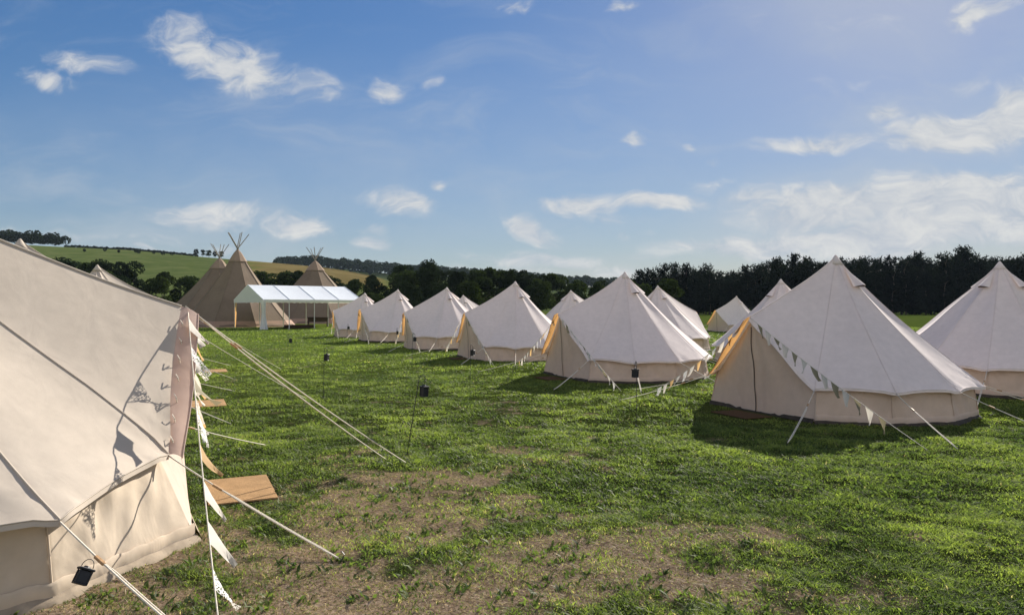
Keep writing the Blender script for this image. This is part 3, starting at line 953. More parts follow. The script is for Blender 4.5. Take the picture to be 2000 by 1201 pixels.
for i, (x_, y_, lb, lean, rz) in enumerate(spots):
    s_ = stk if i == 0 else copy_tree(stk)
    l_ = lan if i == 0 else copy_tree(lan)
    z_ = float(terrain(np.array([x_]), np.array([y_]))[0])
    rot = Matrix.Rotation(R(lean), 4, 'Y') @ Matrix.Rotation(R(rz), 4, 'Z')
    s_.location = (x_, y_, z_); s_.rotation_euler = rot.to_euler()
    l_.location = Vector((x_, y_, z_)) + rot @ Vector((.068, 0, .862))
    l_.rotation_euler = (R(2), R(lean * .3), R(rz + 20)); l_.scale = (.8, .8, .95)
    s_['label'] = 'thin black crook stake ' + lb
    l_['label'] = 'black solar lantern on a stake ' + lb
l_ = copy_tree(lan)
gx_, gy_, gz_ = -2.185, 3.72, .345
l_.location = (gx_, gy_, gz_); l_.rotation_euler = (R(-18), R(28), R(35)); l_.scale = (.72, .72, .66)
l_['label'] = 'black solar lantern hanging on the guy rope of the huge left tent'

# ------------------------------------------------------------------ tipis
def make_tipi(label, loc, H, Rb, rz, seed, stretch=1.0):
    rnd = random.Random(seed)
    root = empty('tipi', loc, rz)
    tag(root, label, 'tipi', 'giant brown tipis')
    nf = 9
    def ring(t, z0=0):
        out = []
        r = Rb * (t - .055 * math.sin(math.pi * t))
        z = H * (1 - t)
        for k in range(nf):
            for j in range(4):
                a0, a1 = 2 * math.pi * k / nf, 2 * math.pi * (k + 1) / nf
                f = j / 4
                p = Vector((math.cos(a0), math.sin(a0), 0)).lerp(Vector((math.cos(a1), math.sin(a1), 0)), f) * r
                s4 = 4 * f * (1 - f)
                w = 1 - .008 * s4 + .004 * math.sin(7 * t + k * 2 + seed) * s4
                out.append(Vector((p.x * w * stretch, p.y * w, z + z0 + (.12 * s4 if t > .999 else 0))))
        return out
    mb = MB(); mb.grid([ring(t) for t in [.14 + .86 * i / 16 for i in range(17)]], 0, True)
    for k in range(nf):
        mb.tube([Vector(ring(t)[k * 4]) for t in [.14 + .86 * i / 16 for i in range(17)]], .03, 5, caps=False)
    mb.build('canvas', M['tipi'], root, smooth=False)
    mb = MB(); mb.grid([[p * 1.02 if i else p for p in ring(t)] for i, t in enumerate((.012, .08, .15, .19))], 0, True)
    cp = mb.build('cap', M['tipi_cap'], root)
    mb = MB()
    r1, r2 = ring(.93), ring(1.0)
    mb.grid([[Vector((p.x * 1.006, p.y * 1.006, p.z + .03)) for p in r1], [Vector((p.x * 1.012, p.y * 1.012, -.02)) for p in r2]], 0, True)
    mb.build('lower_band', M['tipi_band'], root)
    for k in range(5):
        a = 2 * math.pi * k / 5 + .35 + seed
        top = Vector((math.cos(a) * .95, math.sin(a) * .95, H + 1.25 + .2 * rnd.random()))
        bot = Vector((-math.cos(a) * Rb * .2, -math.sin(a) * Rb * .2, H * .62))
        mb = MB(); mb.tube([bot, Vector((0, 0, H - .05)) + Vector((math.cos(a + 1.5) * .06, math.sin(a + 1.5) * .06, 0)), top], [.05, .042, .034], 6)
        mb.build('pole', M['pole'], root)
    return root
make_tipi('largest tipi, brown canvas with its sunlit face behind the marquee end', (-24.3, 63.5, 0), 6.9, 5.0, R(-52), 1)
make_tipi('tipi half hidden left behind the largest tipi, only poles and dark flank showing', (-30.6, 75, 0), 6.9, 6.3, R(-30), 2)
make_tipi('tipi standing behind the roof of the white marquee', (-21.7, 79, 0), 6.9, 6.6, R(-57), 3)

# ------------------------------------------------------------------ marquee
mq = empty('marquee', (-18.7, 53.7, 0), R(39))
tag(mq, 'white gable roofed open sided marquee standing before the brown tipis', 'marquee')
LN, WD, EZ, RZ = 8.2, 6.4, 2.25, 3.42
mb = MB()
for s in range(4):
    x0, x1 = LN * s / 4, LN * (s + 1) / 4
    for (ya, yb, za, zb) in ((-.12, WD / 2, EZ, RZ), (WD + .12, WD / 2, EZ, RZ)):
        rows = []
        for i in range(7):
            q = i / 6
            rows.append([Vector((x0 + (x1 - x0) * j / 6, ya + (yb - ya) * q, za + (zb - za) * q - .035 * math.sin(math.pi * q) * math.sin(math.pi * j / 6))) for j in range(7)])
        mb.grid(rows)
for s in range(5):
    x0 = LN * s / 4
    mb.tube([(x0, -.13, EZ + .015), (x0, WD / 2, RZ + .02), (x0, WD + .13, EZ + .015)], .016, 6)
mb.build('roof', M['white_pvc'], mq, smooth=False)
for s in (0, LN):
    mb = MB(); mb.poly([(s, -.1, EZ - .22), (s, WD + .1, EZ - .22), (s, WD + .1, EZ), (s, WD / 2, RZ - .01), (s, -.1, EZ)])
    mb.build('gable', M['white_cloth'], mq)
for yy_ in (-.13, WD + .13):
    mb = MB()
    rows = [[Vector((LN * j / 64, yy_ + .01 * math.sin(j * .9), z_)) for j in range(65)] for z_ in (EZ + .005, EZ - .1)]
    rows.append([Vector((LN * j / 64, yy_ + .01 * math.sin(j * .9), EZ - .22 + .04 * abs(math.sin(j * math.pi / 4)))) for j in range(65)])
    mb.grid(rows); mb.build('valance', M['white_cloth'], mq, smooth=True)
for s in range(5):
    for yy_ in (0, WD):
        mb = MB(); mb.box((LN * s / 4 * .992 + .03, yy_, EZ / 2 - .02), (.058, .058, EZ), None, 0, .008); mb.box((LN * s / 4 * .992 + .03, yy_, .01), (.2, .2, .02))
        mb.build('leg', M['alu'], mq)
mb = MB()
rows = []
for i in range(13):
    q = i / 12
    w = .10 + .20 * abs(q - .45) + .10 * q * q
    rows.append([Vector((.05 + w * math.cos(t) + .05 * q, -.06 + w * .7 * math.sin(t), EZ - .05 - (EZ + .0) * q)) for t in [2 * math.pi * j / 20 for j in range(20)]])
    rows[-1] = [Vector((p.x + .03 * math.sin(j * 1.9), p.y + .03 * math.cos(j * 2.3), p.z)) for j, p in enumerate(rows[-1])]
mb.grid(rows, 0, True); mb.build('gathered_curtain', M['white_cloth'], mq, smooth=True)
mb = MB()
rows = [[Vector((.02 + .02 * math.sin(j), WD - .1 - .06 * j * (1 - .75 * i / 8), EZ - .1 - 2.1 * i / 8)) for j in range(9)] for i in range(9)]
mb.grid(rows); mb.build('orange_curtain', M['flap'], mq, smooth=True)
tb_ = empty('wooden_table', (-16.3, 60.2, 0), R(12))
tag(tb_, 'dark brown wooden table under the right end of the marquee', 'table')
mb = MB(); mb.box((0, 0, .82), (1.7, .8, .06), None, 0, .01); mb.build('tabletop', M['darkwood'], tb_)
mb = MB(); mb.box((0, -.36, .62), (1.6, .03, .32)); mb.box((0, .36, .62), (1.6, .03, .32)); mb.build('apron', M['darkwood'], tb_)
for sx in (-1, 1):
    for sy in (-1, 1):
        mb = MB(); mb.box((sx * .76, sy * .33, .39), (.07, .07, .78), None, 0, .008); mb.build('leg', M['darkwood'], tb_)
lg = empty('timber_stack', (-17.1, 57.4, 0), R(16))
tag(lg, 'low dark stack of timber lying on the grass under the marquee', 'timber')
for k in range(9):
    mb = MB()
    rr = random.Random(k)
    zz = .07 + .12 * (k // 5)
    mb.tube([(-1.0 + rr.uniform(-.2, .2), -.35 + .17 * (k % 5), zz), (.9 + rr.uniform(-.2, .3), -.33 + .17 * (k % 5), zz + .01)], [.075, .065], 8)
    mb.build('log', M['darkwood'], lg)

# ------------------------------------------------------------------ trees
def quads(cent, nrm, sx, sy):
    n = len(cent)
    nrm = nrm / np.linalg.norm(nrm, axis=1)[:, None]
    rv = rng.normal(size=(n, 3))
    u = np.cross(nrm, rv); u /= np.linalg.norm(u, axis=1)[:, None]
    w = np.cross(nrm, u)
    u = u * (sx / 2)[:, None]; w = w * (sy / 2)[:, None]
    v = np.stack([cent - u - w * .4, cent + u * .3 - w, cent + u + w * .4, cent - u * .3 + w], 1).reshape(-1, 3)
    return v
def crown_broad(seed, h, wdt, nb=16, per=300, leaf=.38, base=.22):
    global rng
    r_ = np.random.default_rng(seed)
    cs, ns = [], []
    for b in range(nb):
        a = r_.uniform(0, 2 * np.pi); q = r_.uniform(0, 1)
        zc = h * (base + .1 + (.84 - base) * q)
        rad = wdt / 2 * math.sqrt(max(.06, 1 - ((q - .38) / .68) ** 2)) * .72
        rr = rad * math.sqrt(r_.uniform(.1, 1))
        c = np.array([math.cos(a) * rr, math.sin(a) * rr, zc])
        br = wdt * r_.uniform(.15, .25)
        d = r_.normal(size=(per, 3)); d /= np.linalg.norm(d, axis=1)[:, None]
        d[:, 2] = np.where(d[:, 2] < -.5, -d[:, 2], d[:, 2])
        rs = br * r_.uniform(.55, 1.08, per) ** .6
        cs.append(c + d * rs[:, None] * np.array([1, 1, .85])); ns.append(d * .8 + r_.normal(size=(per, 3)) * .55)
    c = np.concatenate(cs); n = np.concatenate(ns)
    s = leaf * r_.uniform(.6, 1.4, len(c))
    return quads(c, n, s, s * .75)
def crown_pine(seed, h, wdt, clear=.25):
    r_ = np.random.default_rng(seed)
    cs, ns, sz = [], [], []
    z = h * clear
    while z < h * .97:
        q = (z / h - clear) / (1 - clear)
        rad = wdt / 2 * (1 - q ** 2.3) ** .65 * r_.uniform(.6, 1.12) + .2
        for b in range(r_.integers(5, 8)):
            a = r_.uniform(0, 2 * np.pi); ln = rad * r_.uniform(.55, 1.12)
            k = max(5, int(ln * 9))
            t = r_.uniform(.1, 1, k)
            p = np.stack([np.cos(a) * ln * t, np.sin(a) * ln * t, z + ln * (.34 * t * t - .05) + r_.normal(0, .2, k)], 1)
            p[:, :2] += r_.normal(0, .24, (k, 2)) * (.3 + t)[:, None]
            cs.append(p); ns.append(r_.normal(size=(k, 3)) + np.array([0, 0, .6])); sz.append(r_.uniform(.35, .75, k) * (1 - .3 * q))
            # upturned candle at the branch end
            e = np.array([np.cos(a) * ln, np.sin(a) * ln, z + ln * .3])
            kk = 5
            cs.append(e + np.stack([r_.normal(0, .09, kk), r_.normal(0, .09, kk), np.linspace(.05, .5, kk) * (.6 + .6 * q)], 1)); ns.append(r_.normal(size=(kk, 3))); sz.append(np.linspace(.42, .16, kk))
        z += h * r_.uniform(.026, .04)
    for m in range(r_.integers(1, 4)):
        k = 12
        ox, oy = (0, 0) if m == 0 else r_.normal(0, .45, 2)
        p = np.stack([ox + r_.normal(0, .08, k), oy + r_.normal(0, .08, k), h * (.92 + (.09 if m == 0 else .05) * np.linspace(0, 1, k))], 1)
        cs.append(p); ns.append(r_.normal(size=(k, 3))); sz.append(np.linspace(.42, .16, k))
    c = np.concatenate(cs); n = np.concatenate(ns); s = np.concatenate(sz)
    return quads(c, n, s * 1.2, s * .6)
def q_faces(v): return np.arange(len(v)).reshape(-1, 4)
def trunk_mb(h, r, seed, limbs=6, pine=False):
    rr = random.Random(seed)
    mb = MB()
    top = h * (.97 if pine else .7)
    pts = [Vector((rr.uniform(-.12, .12) * k, rr.uniform(-.12, .12) * k, -.3 + (top + .3) * k / 6)) for k in range(7)]
    mb.tube(pts, [r * (1.3 if k == 0 else 1 - .85 * k / 6) for k in range(7)], 7)
    for k in range(limbs):
        i = rr.randint(2, 5)
        a = rr.uniform(0, 6.28); ln = h * rr.uniform(.15, .3) * (.6 if pine else 1)
        p = pts[i]
        mb.tube([p, p + Vector((math.cos(a) * ln * .5, math.sin(a) * ln * .5, ln * .35)), p + Vector((math.cos(a) * ln, math.sin(a) * ln, ln * (.4 if pine else .9)))], [r * .4, r * .25, r * .1], 5)
    return mb
def proto_tree(name, crown_v, leafmat, trunk, cat):
    root = empty(name)
    np_mesh('crown', crown_v, [q_faces(crown_v)], leafmat, parent=root)
    trunk.build('trunk', M['bark'], root, smooth=True)
    root['category'] = cat
    return root
BROAD = [proto_tree('broadleaf_tree', crown_broad(101 + k, 10, (9, 7.6, 10, 8.4, 7)[k], (18, 16, 20, 16, 14)[k], 290, .42, (.12, .16, .1, .14, .1)[k]),
                    (M['leaf'], M['leaf_dark'], M['leaf_dark'], M['leaf'], M['leaf_dark'])[k], trunk_mb(10, .26, k), 'tree') for k in range(5)]
PINE = [proto_tree('pine_tree', crown_pine(201 + k, 13, (6.4, 7.4, 5.6, 7.0, 8.0)[k], (.06, .16, .05, .24, .10)[k]), M['needle'], trunk_mb(13, .2, 50 + k, 5, True), 'pine') for k in range(5)]
used = set()
placed = []   # (root, px, D, kind)
def plant(protos, k, x_, y_, h, base_h, wscale=1.0, group='', kind=''):
    pr = protos[k]
    if pr.name not in used:
        used.add(pr.name); o = pr
    else: o = copy_tree(pr)
    s = h / base_h
    o.location = (x_, y_, float(terrain(np.array([x_]), np.array([y_]))[0]) - .05)
    o.rotation_euler.z = random.uniform(0, 6.28)
    o.scale = (s * wscale, s * wscale, s)
    o['group'] = group
    placed.append((o, 1000 + F * x_ / y_, y_, kind))
    return o
def line_of(profile, x0, x1, stepm, D, dj, protos, base_h, group, kind, ws=(.9, 1.2), hj=.08, drop=0):
    """trees along a belt at depth D; profile gives the photo height of the tree tops"""
    xs, ys = zip(*profile)
    X_ = (x0 - 1000) / F * D
    Xe = (x1 - 1000) / F * D
    while X_ < Xe:
        d = D + random.uniform(-dj, dj)
        p = 1000 + F * X_ / d
        yt = np.interp(p, xs, ys) + drop + (4 if 'pine' in kind else 0)
        h = (600 - yt) * d / F + CAMH - float(terrain(np.array([X_]), np.array([d]))[0])
        h *= random.uniform(1 - hj, 1 + hj * .6)
        plant(protos, random.randrange(len(protos)), X_, d, max(2.5, h), base_h, random.uniform(*ws), group, kind)
        X_ += stepm * random.uniform(.75, 1.25)
PB = [(1100, 548), (1200, 547), (1240, 532), (1290, 517), (1330, 520), (1360, 514), (1400, 519), (1440, 522), (1480, 510), (1520, 490), (1560, 499), (1600, 508), (1640, 502), (1680, 493), (1720, 498),
      (1760, 508), (1800, 497), (1850, 490), (1900, 484), (1950, 496), (2000, 490), (2300, 485)]
PG = 'pines in the belt at the far edge of the field'
line_of(PB, 1252, 2120, 2.9, 156, 2.0, PINE, 13, PG, 'pine', (.85, 1.15), .16, 3)
line_of(PB, 1245, 2120, 2.6, 163, 2.0, PINE, 13, PG, 'backpine', (.9, 1.2), .13, -3)
line_of(PB, 1262, 2120, 3.2, 170, 2.0, PINE, 13, PG, 'rearpine', (1.0, 1.35), .10, 8)
CB = [(700, 548), (725, 538), (760, 522), (820, 515), (860, 526), (920, 528), (980, 533), (1015, 525), (1050, 540), (1120, 545), (1180, 547), (1240, 545), (1290, 560)]
CG = 'broadleaf trees behind the right hand tents'
line_of(CB, 735, 1260, 4.6, 118, 3, BROAD, 10, CG, 'broad', (.8, 1.05), .12, 8)
line_of(CB, 730, 1250, 4.4, 128, 3, BROAD, 10, CG, 'broadback', (.85, 1.1), .08, -1)
line_of(CB, 735, 1270, 5.0, 108, 3, BROAD, 10, CG, 'broadfront', (.9, 1.2), .15, 30)
LB = [(-100, 500), (100, 512), (150, 508), (200, 512), (240, 510), (290, 515), (330, 528), (380, 545), (420, 548), (500, 535), (540, 522), (590, 526), (640, 535), (680, 545), (730, 552)]
LGp = 'hedgerow trees at the foot of the hill'
line_of(LB, 60, 400, 4.6, 122, 3, BROAD, 10, LGp, 'hedge', (.85, 1.1), .10, 4)
line_of(LB, 40, 410, 5.0, 112, 3, BROAD, 10, LGp, 'hedgefront', (.9, 1.2), .12, 24)
line_of(LB, 495, 735, 5.0, 128, 3, BROAD, 10, 'trees between the tipis and the corn field', 'tipitree', (.9, 1.15), .10, 4)
o = plant(BROAD, 3, (1303 - 1000) / F * 104, 104, 5.6, 10, 1.05, 'broadleaf trees behind the right hand tents', 'round')
for p_, yt in ((383, 497), (396, 494), (408, 499), (420, 500), (432, 503)):
    d = 420; x_ = (p_ - 1000) / F * d
    h = (600 - yt) * d / F + CAMH - float(terrain(np.array([x_]), np.array([float(d)]))[0])
    plant(BROAD, random.randrange(5), x_, d, max(4, h), 10, 1.0, 'trees on the hill crest', 'crest')

# labels of the trees: what each stands beside, counted from a landmark one can find
LM = [(-400, 'the left edge of the photo'), (188, 'the left row peak'), (461, 'the largest tipi'), (619, 'the tipi behind the marquee'), (712, 'the last front row peak'), (776, 'the fifth front row peak'),
      (875, 'the fourth front row peak'), (1007, 'the mid photo tent peak'), (1112, 'the small central peak'), (1220, 'the second front row peak'), (1283, 'the half hidden peak'),
      (1441, 'the distant small tent'), (1523, 'the peak left of the largest'), (1632, 'the largest tent peak'), (1945, 'the right edge tent peak')]
KN = dict(pine='front line dark pine', backpine='middle line dark pine', rearpine='rear line dark pine', broad='middle line dark leafy tree', broadback='back line dark leafy tree',
          broadfront='lower leafy tree in the front line', hedge='green hedgerow tree at the hill foot', hedgefront='low leafy hedge tree, front line', tipitree='leafy tree behind the tipis',
          round='small rounded lighter tree standing before the pines', crest='tree of the clump on the hill crest')
ORD = ['first', 'second', 'third', 'fourth', 'fifth', 'sixth', 'seventh', 'eighth', 'ninth', 'tenth', 'eleventh', 'twelfth', 'thirteenth', 'fourteenth', 'fifteenth', 'sixteenth']
cnt = {}
for o, p_, d_, kd in sorted(placed, key=lambda t: t[1]):
    lm = max((l for l in LM if l[0] <= p_), key=lambda l: l[0])
    k = (kd, lm[1]); cnt[k] = cnt.get(k, 0) + 1
    if kd == 'round': o['label'] = KN[kd] + ' at the back row tent peak'
    elif kd == 'crest': o['label'] = ORD[sum(1 for q in placed if q[3] == 'crest' and q[1] < p_)] + ' from the left, ' + KN[kd]
    else: o['label'] = KN[kd] + ', ' + ORD[min(15, cnt[k] - 1)] + ' right of ' + lm[1]

# far woods that read as one mass
def wood(name, label, pts, hgt, leaf, per, mat):
    vs = []
    r_ = np.random.default_rng(len(pts))
    for (x_, y_) in pts:
        z_ = float(terrain(np.array([x_]), np.array([y_]))[0])
        h = hgt * r_.uniform(.75, 1.15); w = h * r_.uniform(.7, 1.0)
        d = r_.normal(size=(per, 3)); d /= np.linalg.norm(d, axis=1)[:, None]
        d[:, 2] = np.abs(d[:, 2]) * r_.choice([1, 1, 1, -.6], per)
        c = np.array([x_, y_, z_ + h * .52]) + d * np.array([w / 2, w / 2, h * .48]) * (r_.uniform(.75, 1.05, per) ** .5)[:, None]
        s = leaf * r_.uniform(.6, 1.3, per)
        vs.append(quads(c, d + r_.normal(size=(per, 3)) * .5, s, s * .8))
    v = np.concatenate(vs)
    o = np_mesh(name, v, [q_faces(v)], mat)
    tag(o, label, 'woodland', kind='stuff')
pts = []
for row in range(4):
    y_ = 700 + row * 22
    p_ = 538 + row * 3
    while p_ < 1330:
        pts.append(((p_ - 1000) / F * y_ + random.uniform(-2, 2), y_ + random.uniform(-7, 7))); p_ += 7.5 * random.uniform(.8, 1.2)
wood('woodland', 'dark wooded ridge on the skyline behind the corn field', pts, 10.5, 2.3, 90, M['leaf_dark'])
pts = []
for row in range(3):
    y_ = 415 + row * 13
    p_ = -160
    while p_ < 128 - row * 3:
        pts.append(((p_ - 1000) / F * y_, y_ + random.uniform(-4, 4))); p_ += 9.5 * random.uniform(.8, 1.2)
wood('woodland', 'dark copse on the hill crest above the left tent', pts, 7.4, 1.2, 120, M['leaf_dark'])
pts = []
p_ = 128
while p_ < 385:
    y_ = 446 + random.uniform(-2, 2)
    pts.append(((p_ - 1000) / F * y_, y_))
    p_ += 2.6 * random.uniform(.6, 1.4)
for p_, y_ in ((165, 365), (205, 370), (232, 368), (265, 372), (271, 370), (300, 376), (318, 372), (335, 376)):
    pts.append(((p_ - 1000) / F * y_, y_))
wood('hedgerow', 'thin hedgerow and scattered bushes on the green hill', pts, 2.1, .7, 60, M['leaf_dark'])

# ------------------------------------------------------------------ sky
SHOULDER = 7.0
BACK_FILL = 10.0
sun_dir = Vector((math.sin(R(SUN_AZ)) * math.cos(R(SUN_EL)), math.cos(R(SUN_AZ)) * math.cos(R(SUN_EL)), math.sin(R(SUN_EL))))
w = bpy.data.worlds.new('World'); sc.world = w; w.use_nodes = True
nt = w.node_tree; nt.nodes.clear()
wo = N(nt, 'ShaderNodeOutputWorld')
sky = N(nt, 'ShaderNodeTexSky', sky_type='NISHITA', sun_disc=False, sun_elevation=R(SUN_EL), sun_rotation=R(SUN_AZ), altitude=100.0, air_density=1.0, dust_density=.3, ozone_density=3.0)
bg = N(nt, 'ShaderNodeBackground'); bg.inputs['Strength'].default_value = .06
tc = N(nt, 'ShaderNodeTexCoord')
sep = N(nt, 'ShaderNodeSeparateXYZ'); L(nt, tc.outputs['Generated'], sep.inputs[0])
ym = N(nt, 'ShaderNodeMath', operation='ABSOLUTE'); L(nt, sep.outputs['Y'], ym.inputs[0])
ym2 = N(nt, 'ShaderNodeMath', operation='MAXIMUM', inp={1: .12}); L(nt, ym.outputs[0], ym2.inputs[0])
uu = N(nt, 'ShaderNodeMath', operation='DIVIDE'); L(nt, sep.outputs['X'], uu.inputs[0]); L(nt, ym2.outputs[0], uu.inputs[1])
vv = N(nt, 'ShaderNodeMath', operation='DIVIDE'); L(nt, sep.outputs['Z'], vv.inputs[0]); L(nt, ym2.outputs[0], vv.inputs[1])
uv = N(nt, 'ShaderNodeCombineXYZ'); L(nt, uu.outputs[0], uv.inputs[0]); L(nt, vv.outputs[0], uv.inputs[1])
# gentle warp so that no cloud is an ellipse
wn = N(nt, 'ShaderNodeTexNoise', inp={'Scale': 7.0, 'Detail': 3.0}); L(nt, uv.outputs[0], wn.inputs['Vector'])
ws = N(nt, 'ShaderNodeVectorMath', operation='SUBTRACT'); ws.inputs[1].default_value = (.5, .5, .5); L(nt, wn.outputs['Color'], ws.inputs[0])
wm = N(nt, 'ShaderNodeVectorMath', operation='MULTIPLY'); wm.inputs[1].default_value = (.15, .07, 0); L(nt, ws.outputs[0], wm.inputs[0])
uvw = N(nt, 'ShaderNodeVectorMath', operation='ADD'); L(nt, uv.outputs[0], uvw.inputs[0]); L(nt, wm.outputs[0], uvw.inputs[1])
CL = [(165, 120, 115, 26, 5, .75), (95, 152, 100, 26, 12, .8), (380, 95, 130, 52, 20, .8), (480, 125, 150, 50, 20, .95), (590, 160, 110, 34, 25, .7), (765, 168, 62, 30, -8, .8), (835, 165, 30, 18, 0, .5),
      (400, 418, 160, 28, 3, .75), (570, 440, 120, 30, 6, .85), (790, 402, 110, 26, 12, .85), (745, 466, 50, 18, 0, .8), (750, 444, 50, 14, 0, .6), (855, 367, 34, 14, 0, .8), (1035, 452, 75, 24, 22, 1.0),
      (1140, 408, 110, 26, 0, .9), (1270, 400, 150, 18, -3, .9), (1200, 432, 80, 18, 3, .7), (1205, 275, 42, 20, 0, .75), (1240, 460, 30, 16, 0, .6),
      (1470, 390, 90, 30, 0, .8), (1640, 410, 230, 50, -3, 1.2), (1860, 400, 250, 66, -4, 1.3), (1500, 472, 280, 26, -5, 1.0), (1780, 460, 340, 46, -3, 1.15), (2050, 420, 200, 90, 0, 1.2),
      (1600, 285, 150, 20, -2, .9), (1870, 252, 180, 42, -10, 1.2), (1980, 215, 120, 66, -20, 1.15), (1740, 222, 48, 20, -15, .8), (1920, 26, 110, 34, -12, .85), (1880, 150, 60, 22, -8, .5), (1390, 360, 80, 22, -5, .5),
      (1050, 505, 190, 22, 0, .8), (1000, 530, 260, 20, 0, .6), (160, 458, 240, 16, 3, .5), (330, 465, 40, 16, 8, .55), (410, 470, 30, 14, 0, .6), (300, 492, 50, 12, 10, .7), (1180, 525, 130, 22, 0, .7),
      (1010, 4, 70, 18, 0, .6), (1225, 0, 70, 16, -6, .7), (1190, 135, 70, 40, 0, .35), (1460, 60, 50, 40, 70, .35), (500, 500, 120, 16, 0, .5), (1370, 280, 30, 12, 0, .6), (1410, 312, 26, 12, 0, .6), (1700, 60, 260, 120, 0, .30),
      (1650, 190, 260, 60, -8, .30), (650, 330, 300, 60, 5, .2), (300, 300, 200, 40, 5, .15)]
acc = None
for (cx, cy, hw, hh, ang, wgt) in CL:
    mp = N(nt, 'ShaderNodeMapping', vector_type='TEXTURE')
    mp.inputs['Location'].default_value = ((cx - 1000) / F, (600 - cy) / F, 0)
    mp.inputs['Rotation'].default_value = (0, 0, R(-ang))
    mp.inputs['Scale'].default_value = (hw * 1.5 / F, hh * 1.75 / F, 1)
    L(nt, uvw.outputs[0], mp.inputs['Vector'])
    ln = N(nt, 'ShaderNodeVectorMath', operation='LENGTH'); L(nt, mp.outputs[0], ln.inputs[0])
    mr = N(nt, 'ShaderNodeMapRange', interpolation_type='SMOOTHSTEP', inp={1: 1.0, 2: .0, 3: 0.0, 4: wgt}); L(nt, ln.outputs['Value'], mr.inputs[0])
    if acc is None: acc = mr.outputs[0]
    else:
        mx = N(nt, 'ShaderNodeMath', operation='MAXIMUM'); L(nt, acc, mx.inputs[0]); L(nt, mr.outputs[0], mx.inputs[1]); acc = mx.outputs[0]
sc_ = N(nt, 'ShaderNodeVectorMath', operation='MULTIPLY'); sc_.inputs[1].default_value = (1.0, 2.1, 1); L(nt, uvw.outputs[0], sc_.inputs[0])
cn = N(nt, 'ShaderNodeTexNoise', inp={'Scale': 15.0, 'Detail': 10.0, 'Roughness': .64, 'Distortion': .5}); L(nt, sc_.outputs[0], cn.inputs['Vector'])
cs_ = N(nt, 'ShaderNodeMath', operation='SUBTRACT', inp={1: .5}); L(nt, cn.outputs['Fac'], cs_.inputs[0])
cm = N(nt, 'ShaderNodeMath', operation='MULTIPLY', inp={1: 2.0}); L(nt, cs_.outputs[0], cm.inputs[0])
# noise only matters where a cloud is
sm = N(nt, 'ShaderNodeMath', operation='MULTIPLY_ADD', inp={2: 0.0}); 
pw = N(nt, 'ShaderNodeMath', operation='POWER', inp={1: .6}); L(nt, acc, pw.inputs[0])
L(nt, cm.outputs[0], sm.inputs[0]); L(nt, pw.outputs[0], sm.inputs[1])
ad = N(nt, 'ShaderNodeMath', operation='ADD'); L(nt, acc, ad.inputs[0]); L(nt, sm.outputs[0], ad.inputs[1])
dn = N(nt, 'ShaderNodeMapRange', interpolation_type='SMOOTHSTEP', inp={1: .26, 2: .95, 3: 0, 4: .92}); L(nt, ad.outputs[0], dn.inputs[0])
# soft shoulder near the sun: c / (1 + lum / k)
lum = N(nt, 'ShaderNodeVectorMath', operation='DOT_PRODUCT'); lum.inputs[1].default_value = (.25, .55, .2); L(nt, sky.outputs[0], lum.inputs[0])
sk1 = N(nt, 'ShaderNodeMath', operation='MULTIPLY_ADD', inp={1: 1 / SHOULDER, 2: 1.0}); L(nt, lum.outputs['Value'], sk1.inputs[0])
sk2 = N(nt, 'ShaderNodeMath', operation='DIVIDE', inp={0: 1.0}); L(nt, sk1.outputs[0], sk2.inputs[1])
skys = N(nt, 'ShaderNodeVectorMath', operation='SCALE'); L(nt, sky.outputs[0], skys.inputs[0]); L(nt, sk2.outputs[0], skys.inputs['Scale'])
# cloud radiance in the units of the sky texture
ccol = ramp(nt, cn.outputs['Fac'], [(.35, (4.2, 4.6, 5.2)), (.65, (6.3, 6.3, 6.2))])
hs0 = N(nt, 'ShaderNodeHueSaturation', inp={'Saturation': 1.2, 'Value': 1.07}); L(nt, skys.outputs[0], hs0.inputs['Color'])
hs = N(nt, 'ShaderNodeVectorMath', operation='MULTIPLY'); hs.inputs[1].default_value = (1.0, 1.0, 1.08); L(nt, hs0.outputs[0], hs.inputs[0])
VEIL = [(1700, 440, 900, 190, -2, .66), (1150, 520, 700, 110, 0, .40), (300, 470, 900, 120, 3, .42), (700, 430, 1600, 420, 0, .34), (1680, -60, 420, 300, 0, .42), (1900, 250, 420, 170, -12, .35), (1200, 200, 500, 260, 0, .14)]
vac = None
for (cx, cy, hw, hh, ang, wgt) in VEIL:
    mp = N(nt, 'ShaderNodeMapping', vector_type='TEXTURE')
    mp.inputs['Location'].default_value = ((cx - 1000) / F, (600 - cy) / F, 0)
    mp.inputs['Rotation'].default_value = (0, 0, R(-ang)); mp.inputs['Scale'].default_value = (hw / F, hh / F, 1)
    L(nt, uvw.outputs[0], mp.inputs['Vector'])
    ln = N(nt, 'ShaderNodeVectorMath', operation='LENGTH'); L(nt, mp.outputs[0], ln.inputs[0])
    mr = N(nt, 'ShaderNodeMapRange', interpolation_type='SMOOTHSTEP', inp={1: 1.0, 2: .0, 3: 0.0, 4: wgt}); L(nt, ln.outputs['Value'], mr.inputs[0])
    if vac is None: vac = mr.outputs[0]
    else:
        mx = N(nt, 'ShaderNodeMath', operation='MAXIMUM'); L(nt, vac, mx.inputs[0]); L(nt, mr.outputs[0], mx.inputs[1]); vac = mx.outputs[0]
vn = N(nt, 'ShaderNodeTexNoise', inp={'Scale': 6.0, 'Detail': 6.0, 'Roughness': .6}); L(nt, sc_.outputs[0], vn.inputs['Vector'])
vr = N(nt, 'ShaderNodeMapRange', inp={1: .3, 2: .7, 3: .55, 4: 1.15}); L(nt, vn.outputs['Fac'], vr.inputs[0])
vm = N(nt, 'ShaderNodeMath', operation='MULTIPLY'); L(nt, vac, vm.inputs[0]); L(nt, vr.outputs[0], vm.inputs[1])
